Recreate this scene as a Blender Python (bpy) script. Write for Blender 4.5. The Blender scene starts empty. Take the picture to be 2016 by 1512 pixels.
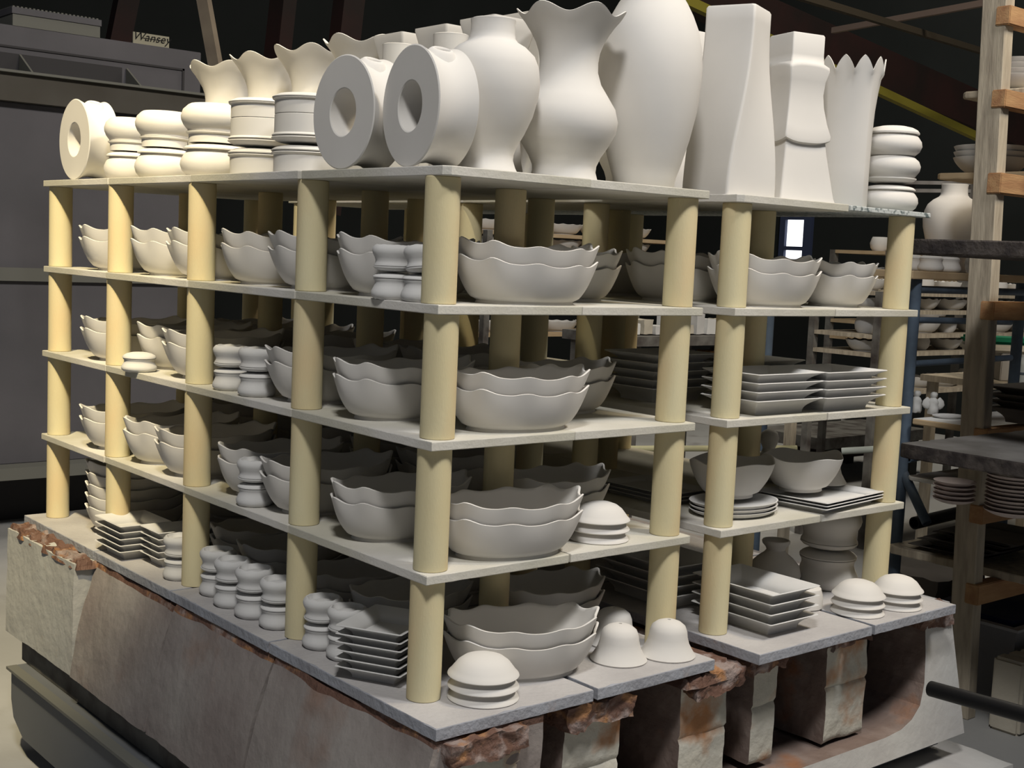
import bpy, bmesh, math, random
from mathutils import Vector, Matrix, noise
C = bpy.context.scene
COL = C.collection
random.seed(7)
# ------------------------------------------------------------------ camera
cam_d = bpy.data.cameras.new('camera'); cam = bpy.data.objects.new('camera', cam_d); COL.objects.link(cam)
RT = Vector((0.767237, -0.639820, 0.044477)); UP = Vector((0.030581, 0.105764, 0.993921)); FW = Vector((0.640634, 0.761213, -0.100712))
cam.matrix_world = Matrix(((RT.x, UP.x, -FW.x, -1.38783), (RT.y, UP.y, -FW.y, -1.86794), (RT.z, UP.z, -FW.z, 1.51850), (0, 0, 0, 1)))
cam_d.sensor_width = 36; cam_d.lens = 2537.93 / 2016 * 36; cam_d.clip_start = 0.05; cam_d.clip_end = 100
C.camera = cam
# ------------------------------------------------------------------ world, lights, exposure
w = bpy.data.worlds.new('world'); C.world = w; w.use_nodes = True
w.node_tree.nodes['Background'].inputs[0].default_value = (0.62, 0.68, 0.80, 1)
w.node_tree.nodes['Background'].inputs[1].default_value = 0.10
def area(name, loc, target, size, power, color):
    d = bpy.data.lights.new(name, 'AREA'); d.energy = power; d.color = color; d.size = size; d.shape = 'SQUARE'
    o = bpy.data.objects.new(name, d); COL.objects.link(o); o.location = loc
    o.rotation_euler = (Vector(target) - Vector(loc)).to_track_quat('-Z', 'Y').to_euler()
    return o
area('rooflight_main', (-1.75, -2.1, 5.3), (0.3, 0.5, 1.3), 0.6, 158, (1.0, 0.98, 0.96))
area('rooflight_front', (1.5, -2.45, 5.6), (0.8, 0.2, 1.3), 0.6, 128, (1.0, 0.99, 0.985))
sp = bpy.data.lights.new('sun_patch', 'SPOT'); sp.energy = 1500; sp.color = (1.0, 0.83, 0.50); sp.spot_size = math.radians(27); sp.spot_blend = 1.0; sp.shadow_soft_size = 0.10
so = bpy.data.objects.new('sun_patch', sp); COL.objects.link(so); so.location = (-1.75, -0.45, 4.9)
so.rotation_euler = (Vector((0.0, 1.75, 1.35)) - Vector(so.location)).to_track_quat('-Z', 'Y').to_euler()
s2 = bpy.data.lights.new('sun_patch_back', 'SPOT'); s2.energy = 420; s2.color = (1.0, 0.88, 0.60); s2.spot_size = math.radians(15); s2.spot_blend = 0.8; s2.shadow_soft_size = 0.08
o2 = bpy.data.objects.new('sun_patch_back', s2); COL.objects.link(o2); o2.location = (-0.5, -0.8, 5.6)
o2.rotation_euler = (Vector((0.42, 0.62, 2.0)) - Vector(o2.location)).to_track_quat('-Z', 'Y').to_euler()
area('rack_fill', (2.3, -1.6, 5.3), (3.0, 1.2, 1.5), 0.8, 120, (1.0, 0.84, 0.62))  # added fill lamp, brightens the timber rack
area('hall_fill', (6.3, 3.4, 6.6), (6.8, 4.2, 0.0), 2.2, 200, (1.0, 0.93, 0.80))  # added fill lamp, lifts the far hall floor
C.view_settings.view_transform = 'Standard'; C.view_settings.look = 'None'
C.view_settings.exposure = -0.1; C.view_settings.gamma = 1.0; C.view_settings.use_curve_mapping = False
C.cycles.use_denoising = True
C.cycles.max_bounces = 6

# ------------------------------------------------------------------ materials
def mat(name, base, rough=0.85, c2=None, scale=8.0, lo=0.35, hi=0.65, bump=0.0, bscale=60.0, metal=0.0, c3=None, scale3=3.0, lo3=0.5, hi3=0.62, stretch=None, spec=0.25, detail=6.0):
    m = bpy.data.materials.new(name); m.use_nodes = True; nt = m.node_tree; b = nt.nodes['Principled BSDF']
    b.inputs['Roughness'].default_value = rough; b.inputs['Metallic'].default_value = metal
    b.inputs['Specular IOR Level'].default_value = spec
    b.inputs['Base Color'].default_value = (*base, 1)
    tc = nt.nodes.new('ShaderNodeTexCoord'); src = tc.outputs['Object']
    if stretch:
        mp = nt.nodes.new('ShaderNodeMapping'); mp.inputs['Scale'].default_value = stretch
        nt.links.new(src, mp.inputs[0]); src = mp.outputs[0]
    def layer(prev, color, sc, l, h, off):
        n = nt.nodes.new('ShaderNodeTexNoise'); n.inputs['Scale'].default_value = sc; n.inputs['Detail'].default_value = detail
        n.noise_dimensions = '4D'; n.inputs['W'].default_value = off
        nt.links.new(src, n.inputs['Vector'])
        r = nt.nodes.new('ShaderNodeMapRange'); r.inputs[1].default_value = l; r.inputs[2].default_value = h
        nt.links.new(n.outputs[0], r.inputs[0])
        mx = nt.nodes.new('ShaderNodeMix'); mx.data_type = 'RGBA'
        nt.links.new(r.outputs[0], mx.inputs[0])
        if prev is None: mx.inputs[6].default_value = (*base, 1)
        else: nt.links.new(prev, mx.inputs[6])
        mx.inputs[7].default_value = (*color, 1)
        return mx.outputs[2]
    out = None
    if c2: out = layer(None, c2, scale, lo, hi, 0.0)
    if c3: out = layer(out, c3, scale3, lo3, hi3, 3.7)
    if out: nt.links.new(out, b.inputs['Base Color'])
    if bump > 0:
        n = nt.nodes.new('ShaderNodeTexNoise'); n.inputs['Scale'].default_value = bscale; n.inputs['Detail'].default_value = 5
        nt.links.new(src, n.inputs['Vector'])
        bp = nt.nodes.new('ShaderNodeBump'); bp.inputs['Strength'].default_value = bump; bp.inputs['Distance'].default_value = 0.01
        nt.links.new(n.outputs[0], bp.inputs['Height']); nt.links.new(bp.outputs[0], b.inputs['Normal'])
    return m
def emit(name, color, s):
    m = bpy.data.materials.new(name); m.use_nodes = True; b = m.node_tree.nodes['Principled BSDF']
    b.inputs['Base Color'].default_value = (0, 0, 0, 1); b.inputs['Emission Color'].default_value = (*color, 1); b.inputs['Emission Strength'].default_value = s
    return m
M_CER = mat('bisque_ceramic', (0.66, 0.64, 0.605), 0.9, (0.62, 0.60, 0.565), 5)
M_CER2 = mat('bisque_ceramic_grey', (0.62, 0.615, 0.60), 0.95, (0.56, 0.555, 0.54), 9)
M_PINK = mat('bisque_pinkish', (0.60, 0.52, 0.49), 0.9, (0.55, 0.47, 0.44), 5)
M_POST = mat('kiln_prop', (0.66, 0.60, 0.39), 0.9, (0.63, 0.545, 0.325), 7, 0.35, 0.7, 0.08, 300, c3=(0.72, 0.50, 0.27), scale3=4, lo3=0.58, hi3=0.8, stretch=(1, 1, .35))
M_BAT = mat('kiln_shelf', (0.52, 0.505, 0.43), 0.95, (0.48, 0.46, 0.385), 6, bump=0.12, bscale=180, c3=(0.62, 0.60, 0.56), scale3=2.0)
M_BATG = mat('kiln_shelf_speckled', (0.50, 0.53, 0.52), 0.95, (0.12, 0.15, 0.15), 90, 0.5, 0.62, 0.2, 150)
M_DECK = mat('deck_slab', (0.47, 0.455, 0.445), 0.95, (0.38, 0.365, 0.36), 7, bump=0.25, bscale=90, c3=(0.50, 0.36, 0.29), scale3=3.2, lo3=0.60, hi3=0.78)
M_DECKE = mat('deck_slab_edge', (0.34, 0.355, 0.395), 0.9, (0.27, 0.275, 0.30), 9, bump=0.4, bscale=70, c3=(0.33, 0.19, 0.12), scale3=6, lo3=0.60, hi3=0.7)
M_BLK = mat('fireclay_block', (0.30, 0.275, 0.255), 0.95, (0.205, 0.172, 0.16), 3.5, 0.4, 0.65, bump=0.5, bscale=28, c3=(0.22, 0.115, 0.07), scale3=3.6, lo3=0.56, hi3=0.74)
M_BLKL = mat('fireclay_block_pale', (0.46, 0.465, 0.44), 0.95, (0.42, 0.415, 0.39), 5, bump=0.35, bscale=30, c3=(0.42, 0.27, 0.15), scale3=8, lo3=0.64, hi3=0.78)
M_PIER = mat('fire_brick', (0.52, 0.50, 0.43), 0.95, (0.44, 0.42, 0.36), 6, bump=0.5, bscale=35, c3=(0.38, 0.19, 0.09), scale3=7, lo3=0.52, hi3=0.64)
M_RUST = mat('scaling_rust_crust', (0.135, 0.075, 0.055), 0.65, (0.27, 0.215, 0.195), 18, 0.52, 0.62, bump=1.0, bscale=45, c3=(0.33, 0.17, 0.08), scale3=20, lo3=0.55, hi3=0.66)
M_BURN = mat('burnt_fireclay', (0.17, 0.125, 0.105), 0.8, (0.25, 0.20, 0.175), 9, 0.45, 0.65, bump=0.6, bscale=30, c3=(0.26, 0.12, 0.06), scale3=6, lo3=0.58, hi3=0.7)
M_LEDGE = mat('cast_refractory', (0.50, 0.495, 0.47), 0.95, (0.42, 0.40, 0.38), 4, bump=0.25, bscale=40, c3=(0.45, 0.27, 0.18), scale3=4, lo3=0.62, hi3=0.8)
M_SKIRT = mat('grey_steel', (0.15, 0.158, 0.165), 0.6, (0.135, 0.142, 0.15), 3)
M_DARKM = mat('dusty_steel', (0.17, 0.165, 0.15), 0.8, (0.06, 0.05, 0.045), 8, 0.4, 0.65, bump=0.3, bscale=30)
M_FLOOR = mat('concrete_floor', (0.42, 0.42, 0.41), 0.85, (0.34, 0.34, 0.33), 1.6, bump=0.1, bscale=40, c3=(0.26, 0.25, 0.235), scale3=3.5, lo3=0.58, hi3=0.75)
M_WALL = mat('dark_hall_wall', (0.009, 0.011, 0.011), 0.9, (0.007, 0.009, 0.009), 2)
M_CAB = mat('painted_grey_steel', (0.125, 0.12, 0.13), 0.7, (0.10, 0.097, 0.105), 2.5, bump=0.05)
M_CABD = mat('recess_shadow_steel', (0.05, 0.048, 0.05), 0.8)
M_CABT = mat('grey_trim_steel', (0.16, 0.16, 0.14), 0.7)
M_RED = mat('red_oxide_steel', (0.022, 0.008, 0.007), 0.8, (0.012, 0.007, 0.006), 4)
M_YEL = mat('yellow_paint', (0.17, 0.15, 0.02), 0.7)
M_WOOD = mat('weathered_timber', (0.50, 0.44, 0.34), 0.9, (0.36, 0.31, 0.24), 14, 0.38, 0.62, bump=0.3, bscale=30, stretch=(3, 3, .45))
M_WOODN = mat('fresh_cut_timber', (0.46, 0.28, 0.14), 0.85, (0.34, 0.18, 0.09), 12, bump=0.15, stretch=(.6, 3, 3))
M_WOODD = mat('dark_timber', (0.075, 0.065, 0.06), 0.95, (0.035, 0.03, 0.03), 25, 0.4, 0.6, bump=0.8, bscale=60)
M_DUSTB = mat('dusty_board_top', (0.30, 0.29, 0.28), 0.95, (0.14, 0.13, 0.12), 5)
M_PLY = mat('plywood', (0.52, 0.40, 0.25), 0.85, (0.44, 0.32, 0.19), 8)
M_BLUE = mat('blue_grey_paint', (0.09, 0.125, 0.17), 0.6, (0.06, 0.08, 0.11), 10, bump=0.1)
M_BLACK = mat('black_pipe', (0.004, 0.004, 0.0045), 0.55)
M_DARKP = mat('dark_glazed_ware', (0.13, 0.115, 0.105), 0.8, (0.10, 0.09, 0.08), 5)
M_WHITE = mat('white_plaster', (0.72, 0.72, 0.70), 0.9, (0.65, 0.65, 0.63), 5)
M_CREAM = mat('cream_brick', (0.55, 0.51, 0.42), 0.9, (0.48, 0.44, 0.36), 8, bump=0.2)
M_GREEN = mat('green_cloth', (0.01, 0.16, 0.08), 0.9)
M_NAVY = mat('navy_plastic', (0.012, 0.02, 0.07), 0.6)
M_RUBB = mat('tyre_rubber', (0.03, 0.03, 0.028), 0.9)
M_SIGN = mat('sign_card', (0.35, 0.33, 0.25), 0.85)
M_INK = mat('sign_ink', (0.01, 0.01, 0.01), 0.8)
M_WIN = emit('daylight_pane', (0.93, 0.95, 1.0), 2.2)
M_BOTT = mat('bottle_plastic', (0.45, 0.50, 0.52), 0.3)

# ------------------------------------------------------------------ object helpers
def link(name, me, parent=None, loc=None, rz=0.0):
    o = bpy.data.objects.new(name, me); COL.objects.link(o)
    if parent: o.parent = parent
    if loc is not None: o.location = loc
    if rz: o.rotation_euler.z = rz
    return o
LABELS = {}
def tag(o, label, cat, group=None):
    o['label'] = label; o['category'] = cat
    if group: o['group'] = group
    LABELS.setdefault(label, []).append(o.name)
    return o
def empty(name, loc, rz=0.0):
    return link(name, None, None, loc, rz)
def mesh(name, verts, faces, mats, smooth=True, sharp=None, fm=None):
    me = bpy.data.meshes.new(name); me.from_pydata([tuple(v) for v in verts], [], faces)
    for m in (mats if isinstance(mats, (list, tuple)) else [mats]): me.materials.append(m)
    if fm: 
        for p, i in zip(me.polygons, fm): p.material_index = i
    for p in me.polygons: p.use_smooth = smooth
    me.update()
    if sharp is not None:
        me.set_sharp_from_angle(angle=math.radians(sharp))
    return me
def lathe(prof, n=40, cap0=True, cap1=True, mod=None):
    """prof: [(r, z)], mod(theta, i, r, z) -> (x, y, z)"""
    V, F = [], []
    for i, (r, z) in enumerate(prof):
        for k in range(n):
            t = 2 * math.pi * k / n
            V.append(mod(t, i, r, z) if mod else (r * math.cos(t), r * math.sin(t), z))
    for i in range(len(prof) - 1):
        for k in range(n):
            a, b = i * n + k, i * n + (k + 1) % n
            F.append((a, b, b + n, a + n))
    if cap0: F.append(tuple(reversed(range(n))))
    if cap1: F.append(tuple(range((len(prof) - 1) * n, len(prof) * n)))
    return V, F
def lathe_mesh(name, prof, m, n=40, **k):
    V, F = lathe(prof, n, **k)
    return mesh(name, V, F, m, True, 40)
def shell(outer, th):
    """closed thin vessel profile from an outer profile (bottom to rim)"""
    inner = [(max(r - th, 0.001), max(z, th * 1.3)) for r, z in outer]
    rim = outer[-1]
    inner = [(r, min(z, rim[1] - 0.0005)) for r, z in inner if z >= th]
    inner.reverse()
    return outer + [(rim[0] - th * .5, rim[1] + th * .25)] + inner
def box(V, F, x0, x1, y0, y1, z0, z1):
    b = len(V)
    V += [(x0, y0, z0), (x1, y0, z0), (x1, y1, z0), (x0, y1, z0), (x0, y0, z1), (x1, y0, z1), (x1, y1, z1), (x0, y1, z1)]
    F += [(b, b + 3, b + 2, b + 1), (b + 4, b + 5, b + 6, b + 7), (b, b + 1, b + 5, b + 4), (b + 1, b + 2, b + 6, b + 5), (b + 2, b + 3, b + 7, b + 6), (b + 3, b, b + 4, b + 7)]
def boxes(name, lst, m, parent=None, loc=None, rz=0, bev=0.0):
    V, F = [], []
    for a in lst: box(V, F, *a)
    me = mesh(name, V, F, m, False)
    if bev:
        bm = bmesh.new(); bm.from_mesh(me)
        bmesh.ops.bevel(bm, geom=bm.edges[:], offset=bev, segments=2, affect='EDGES', clamp_overlap=True)
        bm.to_mesh(me); bm.free()
    return link(name, me, parent, loc, rz)
def bar(name, p, q, wx, wz, m, parent=None):
    """rectangular bar from p to q"""
    p, q = Vector(p), Vector(q); d = q - p; L = d.length
    V, F = [], []; box(V, F, 0, L, -wx / 2, wx / 2, -wz / 2, wz / 2)
    me = mesh(name, V, F, m, False)
    o = link(name, me, parent); o.location = p; o.rotation_euler = d.to_track_quat('X', 'Z').to_euler(); return o
def tube(name, p, q, r, m, parent=None, n=20, hollow=True):
    p, q = Vector(p), Vector(q); d = q - p; L = d.length
    prof = [(r * .8, 0.004), (r * .8, 0), (r, 0), (r, L), (r * .8, L), (r * .8, L - .03)] if not hollow else [(r * .75, .06), (r * .75, 0), (r, 0), (r, L), (r * .75, L), (r * .75, L - .06)]
    me = lathe_mesh(name, prof, m, n)
    o = link(name, me, parent); o.location = p; o.rotation_euler = d.to_track_quat('Z', 'Y').to_euler(); return o
def sweep_outline(pts, z0, z1, name, mats, jit=0.0, seed=0, edge_mat=None, seg=0.02, ch=0.0):
    """prism from outline with fine edge irregularity (chipped kiln shelf)"""
    rnd = random.Random(seed); out = []
    n = len(pts)
    for i in range(n):
        a = Vector((*pts[i], 0)); b = Vector((*pts[(i + 1) % n], 0)); L = (b - a).length; k = max(1, int(L / seg))
        for j in range(k):
            out.append(a + (b - a) * j / k)
    V, F = [], []; N = len(out); c = sum((p for p in out), Vector((0, 0, 0))) / N
    def jj(): return (rnd.random() ** 3) * jit
    rows = [(z0, 1), (z0 + ch, 0), (z1 - ch, 0), (z1, 1)]
    base = [jj() * .5 for _ in out]; bt_ = [(rnd.random() ** 6) * jit * 1.6 for _ in out]; tp_ = [(rnd.random() ** 9) * jit * 1.6 for _ in out]
    for ri, (z, e) in enumerate(rows):
        for k_, p in enumerate(out):
            ex = bt_[k_] if ri == 0 else tp_[k_] if ri == 3 else 0
            d = (c - p).normalized() * (base[k_] * .4 + ex + e * ch * .7)
            V.append((p.x + d.x, p.y + d.y, z))
    fm = []
    for r in range(3):
        for i in range(N):
            a, b = r * N + i, r * N + (i + 1) % N
            F.append((a, b, b + N, a + N)); fm.append(1 if edge_mat else 0)
    F.append(tuple(reversed(range(N)))); fm.append(1 if edge_mat else 0); F.append(tuple(range(3 * N, 4 * N))); fm.append(0)
    return mesh(name, V, F, [mats, edge_mat] if edge_mat else mats, False, None, fm)

# ------------------------------------------------------------------ pottery meshes
def bowl_mesh(name, a, b, h, lobes, ar, az, foot, m, phase=0.0, th=0.0034, n=120, seed=1, flute=0.7, rise=0.0):
    out = []
    K = 13
    for i in range(K + 1):
        t = i / K
        if i == 0: out.append((foot, 0.0)); continue
        z = t ** 1.0 * h
        s = (t ** 0.72)
        r = foot * .94 + (1 - foot * .94) * (.45 * math.sin(s * math.pi / 2) + .55 * s)
        if i == 1: r = foot * .955 + .012
        out.append((r, z))
    tb = th / min(a, b) * 1.05
    inner = [(r - tb, max(z, h * .09)) for r, z in out[2:]]
    inner.reverse()
    prof = out + [(1 - tb * .5, h * 1.012)] + inner + [(0.02, h * .085)]
    def mod(t, i, r, z):
        tt = z / h
        # crests are narrow and pointed, troughs broad
        c = math.cos(lobes * t + phase); c = (c + 0.18 * math.cos(2 * (lobes * t + phase))) / 1.18
        k = max(0.0, tt) ** 2.2
        big = 1 + .35 * math.cos(2 * t)
        rr = r * (1 + ar * c * k * big * flute)
        zz = z + (az * c * big + rise * (math.cos(t) ** 2 - .35)) * max(0, tt - .35) / .65
        return (a * rr * math.cos(t), b * rr * math.sin(t), max(0.0, zz))
    V, F = lathe(prof, n, True, True, mod)
    return mesh(name, V, F, m, True, 60)
ME = {}
ME['oval'] = bowl_mesh('oval_scalloped_bowl', .163, .103, .080, 10, .042, .0046, .70, M_CER, rise=.011)
ME['oval2'] = bowl_mesh('oval_scalloped_bowl', .161, .106, .080, 9, .042, .0046, .68, M_CER, phase=1.2, rise=.011)
ME['petal'] = bowl_mesh('petal_bowl', .105, .105, .078, 9, .05, .0045, .60, M_CER, phase=.4, flute=1.0)
ME['round'] = bowl_mesh('round_bowl', .118, .118, .088, 4, .03, .006, .52, M_CER, phase=.9)
def square_dish(name, sx, sy, bx, by, h, m, th=.003, curve=2.0, lip=0.0):
    """flared rectangular dish: rings of rounded squares"""
    K = 8; rings = []
    for i in range(K + 1):
        t = i / K; f = t ** curve
        rings.append((bx + (sx - bx) * f, by + (sy - by) * f, h * (t ** .85)))
    inner = [(x - th, y - th, z + th * .6) for x, y, z in rings]; inner.reverse()
    prof = rings + inner
    V, F = [], []; n = 0; q = 5
    def ring(hx, hy, z):
        r = min(hx, hy) * .05
        P = []
        for cx, cy, a0 in ((1, 1, 0), (-1, 1, 90), (-1, -1, 180), (1, -1, 270)):
            for j in range(q):
                a = math.radians(a0 + 90 * j / (q - 1)); P.append((cx * (hx - r) + r * math.cos(a), cy * (hy - r) + r * math.sin(a), z))
        return P
    for x, y, z in prof: V += ring(x / 2, y / 2, z)
    n = 4 * q
    for i in range(len(prof) - 1):
        for k in range(n):
            a, b = i * n + k, i * n + (k + 1) % n; F.append((a, b, b + n, a + n))
    F.append(tuple(reversed(range(n)))); F.append(tuple(range((len(prof) - 1) * n, len(prof) * n)))
    return mesh(name, V, F, m, True, 35)
ME['sqplate'] = square_dish('square_plate', .245, .178, .175, .108, .036, M_CER2)
ME['rectdish'] = square_dish('rectangular_dish', .168, .112, .122, .072, .026, M_CER2)
ME['rectdish2'] = square_dish('rectangular_dish', .172, .145, .115, .095, .026, M_CER2)
ME['dkplate'] = square_dish('square_plate', .24, .24, .15, .15, .04, M_DARKP)
ME['flatsq'] = square_dish('flat_square_plate', .29, .21, .245, .165, .014, M_CER2)
ME['flatov'] = bowl_mesh('flat_oval_plate', .125, .09, .014, 2, 0, 0, .8, M_CER2)
# domed lids, bells
ME['dlid'] = lathe_mesh('domed_lid', [(.054, 0.002), (.064, 0), (.066, .002), (.065, .0042), (.0605, .0085), (.056, .0145), (.048, .0245), (.037, .0325), (.022, .0375), (.001, .0395)], M_CER, 48)
ME['bell'] = lathe_mesh('bell_cover', [(.050, .003), (.056, 0), (.058, .003), (.052, .012), (.044, .026), (.040, .040), (.0385, .052), (.034, .063), (.025, .070), (.014, .074), (.0035, .075), (.003, .066)], M_CER, 48)
# small jar family: s scales radius
def jar_mesh(name, R, H, m, petals=True, n=48):
    outer = [(.82 * R, 0), (.86 * R, .02 * H), (.97 * R, .14 * H), (1.0 * R, .28 * H), (.97 * R, .42 * H), (.88 * R, .60 * H), (.83 * R, .75 * H), (.84 * R, .88 * H), (.90 * R, .97 * H), (.90 * R, H)]
    rec = [(.1 * R, .26 * H), (.64 * R, .24 * H), (.75 * R, .10 * H), (.78 * R, .01 * H)]
    prof = rec + outer + [(.84 * R, H), (.78 * R, .8 * H), (.85 * R, .35 * H), (.2 * R, .14 * H)]
    def mod(t, i, r, z):
        k = 1 + (.02 * math.cos(8 * t) if (petals and i in (2, 3, 4, 5)) else 0)
        dz = (.018 * H * math.cos(8 * t)) if (petals and i in (3, 4)) else 0
        return (r * k * math.cos(t), r * k * math.sin(t), z + dz)
    V, F = lathe(prof, n, True, True, mod)
    return mesh(name, V, F, m, True, 50)
def lid_mesh(name, R, H, m, n=48):
    return lathe_mesh(name, [(.80 * R, .10 * H), (.94 * R, 0), (R, .05 * H), (1.0 * R, .22 * H), (.92 * R, .5 * H), (.75 * R, .75 * H), (.5 * R, .92 * H), (.2 * R, H), (.001, H)], m, n)
def cyl_jar_mesh(name, R, H, m):
    return lathe_mesh(name, [(.1 * R, .05 * H), (.9 * R, .04 * H), (.93 * R, 0), (.95 * R, .03 * H), (.955 * R, .86 * H), (1.0 * R, .92 * H), (1.02 * R, .96 * H), (1.0 * R, H), (.92 * R, H), (.90 * R, .1 * H), (.1 * R, .08 * H)], m, 56)
def rim_lid_mesh(name, R, H, m, plug=.35):
    return lathe_mesh(name, [(.88 * R, -.0), (.92 * R, .01 * H), (.94 * R, plug * H), (1.02 * R, (plug + .03) * H), (1.03 * R, (plug + .12) * H), (1.0 * R, (plug + .2) * H), (.85 * R, .82 * H), (.6 * R, .94 * H), (.2 * R, H), (.001, H)], m, 56)
# ------------------------------------------------------------------ repeat placing
def copy_tree(o, parent=None):
    c = o.copy(); COL.objects.link(c); c.parent = parent
    for ch in list(o.children): copy_tree(ch, c)
    return c
def put(name, me, loc, rz, label, cat, group=None, flip=False, s=1.0, tilt=0.0):
    o = link(name, me, None, loc, rz)
    if flip: o.rotation_euler = (math.pi + tilt, 0, rz)
    elif tilt: o.rotation_euler = (tilt, 0, rz)
    if s != 1.0: o.scale = (s, s, s) if not isinstance(s, tuple) else s
    return tag(o, label, cat, group)
ORD = ['lowest', 'second', 'third', 'fourth', 'fifth', 'sixth', 'seventh', 'eighth']
def nth(k, n):
    if n == 1: return ''
    if k == 0: return 'bottom'
    if k == n - 1: return 'top'
    if n == 3: return 'middle'
    return ORD[k] + ' from bottom'
def stack(name, kind, n, dz, loc, rz, where, noun, cat, group, s=1.0, jit=.0006):
    rnd = random.Random(int(loc[0] * 997 + loc[1] * 313 + loc[2] * 71) + n)
    for k in range(n):
        t = nth(k, n)
        lab = (t + ' ' + noun if t else noun) + ' ' + where
        put(name, ME[kind], (loc[0] + rnd.uniform(-jit, jit), loc[1] + rnd.uniform(-jit, jit), loc[2] + k * dz), rz + rnd.uniform(-.006, .006), lab, cat, group, s=s)

# ------------------------------------------------------------------ the setting
ZL = [1.67, 1.42, 1.17, 0.92, 0.67]      # tops of shelves, top to bottom deck
def plane(name, pts, m):
    me = mesh(name, pts, [tuple(range(len(pts)))], m, False); o = link(name, me); o['kind'] = 'structure'; return o
def slab(name, x0, x1, y0, y1, z0, z1, m):
    o = boxes(name, [(x0, x1, y0, y1, z0, z1)], m); o['kind'] = 'structure'; return o
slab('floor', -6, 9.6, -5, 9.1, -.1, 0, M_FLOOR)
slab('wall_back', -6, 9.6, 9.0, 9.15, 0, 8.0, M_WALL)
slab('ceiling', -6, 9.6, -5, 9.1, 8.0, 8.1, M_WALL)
# right wall with a narrow window opening
wy0, wz0 = 6.481, 1.580; wy1, wz1 = 6.716, 1.995
o = boxes('wall_right', [(9.5, 9.65, -5, wy0, 0, 8.0), (9.5, 9.65, wy1, 9.1, 0, 8.0), (9.5, 9.65, wy0, wy1, 0, wz0), (9.5, 9.65, wy0, wy1, wz1, 8.0)], M_WALL); o['kind'] = 'structure'
wf = boxes('window_1', [(9.46, 9.52, wy0 - .10, wy0, wz0 - .1, wz1 + .1), (9.46, 9.52, wy1, wy1 + .07, wz0 - .1, wz1 + .1), (9.46, 9.52, wy0, wy1, wz1, wz1 + .1), (9.46, 9.52, wy0, wy1, wz0 - .1, wz0), (9.45, 9.53, wy0, wy1, wz0 + .10, wz0 + .14)], mat('window_frame_blue', (.03, .04, .08), .6)); wf['kind'] = 'structure'
boxes('pane', [(9.50, 9.505, wy0, wy1, wz0, wz1)], M_WIN, wf)
# roof steelwork
o = bar('roof_rail', (3.095, 2.403, 2.743), (6.628, 2.660, 2.327), .04, .045, M_YEL); tag(o, 'long yellow steel rail sloping down across the dark roof space', 'beam')
o = bar('purlin', (2.766, 1.616, 2.640), (5.701, 2.184, 2.766), .03, .03, mat('pale_dusty_steel', (.035, .028, .018), .8)); tag(o, 'dim brown roof purlin above the yellow rail', 'beam')
o = bar('purlin', (4.493, 2.548, 2.799), (4.237, 1.448, 2.786), .025, .03, mat('pale_dusty_steel2', (.16, .12, .10), .8)); tag(o, 'pale thin roof bar rising to the right, top right corner', 'beam')
o = bar('truss', (3.907, 3.066, 2.984), (7.526, 2.980, 2.520), .10, .25, M_RED); tag(o, 'dark red roof truss chord just above the yellow rail', 'beam')
o = bar('truss', (3.375, 5.646, 3.218), (3.200, 5.597, 1.729), .10, .20, M_RED); tag(o, 'dark red steel column standing behind the ruffled vases', 'column')
o = bar('truss', (2.831, 5.565, 3.120), (2.729, 5.532, 2.217), .12, .12, M_RED); tag(o, 'slim dark red steel brace left of the red column', 'beam')
o = bar('truss', (1.823, 5.609, 2.992), (1.740, 5.619, 2.542), .12, .12, M_RED); tag(o, 'dark red steel post above the small lettered card', 'column')
# leaning planks behind the car
pk = bar('leaning_plank', (1.034, 3.056, 2.509), (1.084, 2.952, 2.045), .03, .052, mat('pale_plank', (.20, .165, .12), .9, (.15, .12, .09), 9)); tag(pk, 'pale timber plank leaning up behind the grey kiln cabinet', 'plank', None)

# ------------------------------------------------------------------ big grey cabinet kiln at left
cy = 4.6
def cx(u, v): return None
cab = empty('kiln_cabinet', (0.0, cy, 0.0)); tag(cab, 'large grey steel kiln cabinet standing behind the car at left', 'kiln cabinet')
xR = 1.841; zT = 2.522; zLg = 2.286; zM = 1.305; zB = 0.360; zS = 2.141
xL = -3.2
# the cabinet is wider below its ledge
xW = 1.890
boxes('body', [(xL, xW, 0.0, 1.6, zB, zS)], M_CAB, cab, bev=.004)
boxes('hood', [(xL, xR, .10, 1.2, zS, zT)], M_CAB, cab, bev=.003)
boxes('front_ledge', [(xL, xW + .05, -.09, .10, zLg - .012, zLg)], M_CABT, cab)
boxes('fascia', [(xL, xW + .03, -.06, .0, zS, zLg - .012)], mat('fascia_steel', (.095, .088, .075), .8, (.07, .062, .05), 2.5), cab)
boxes('belt_rail', [(xL, xW, -.03, .0, zM - .03, zM + .035)], M_CABT, cab)
boxes('base_rail', [(xL, xW, -.12, .3, zB - .06, zB + .0)], M_CABT, cab)
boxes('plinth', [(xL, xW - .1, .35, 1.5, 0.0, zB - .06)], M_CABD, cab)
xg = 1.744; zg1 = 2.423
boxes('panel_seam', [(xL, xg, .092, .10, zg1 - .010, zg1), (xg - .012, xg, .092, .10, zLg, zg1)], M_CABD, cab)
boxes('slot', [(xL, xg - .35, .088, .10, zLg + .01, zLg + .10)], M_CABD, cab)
for u in (50, 262):
    xx = {50: 0.866, 262: 1.416}[u]
    V = [(xx, -.085, zLg), (xx, .09, zLg), (xx, .09, zLg + .10), (xx + .01, -.085, zLg), (xx + .01, .09, zLg), (xx + .01, .09, zLg + .10)]
    link('gusset', mesh('gusset', V, [(0, 1, 2), (5, 4, 3), (0, 3, 4, 1), (1, 4, 5, 2), (2, 5, 3, 0)], M_CABT, False), cab)
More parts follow.
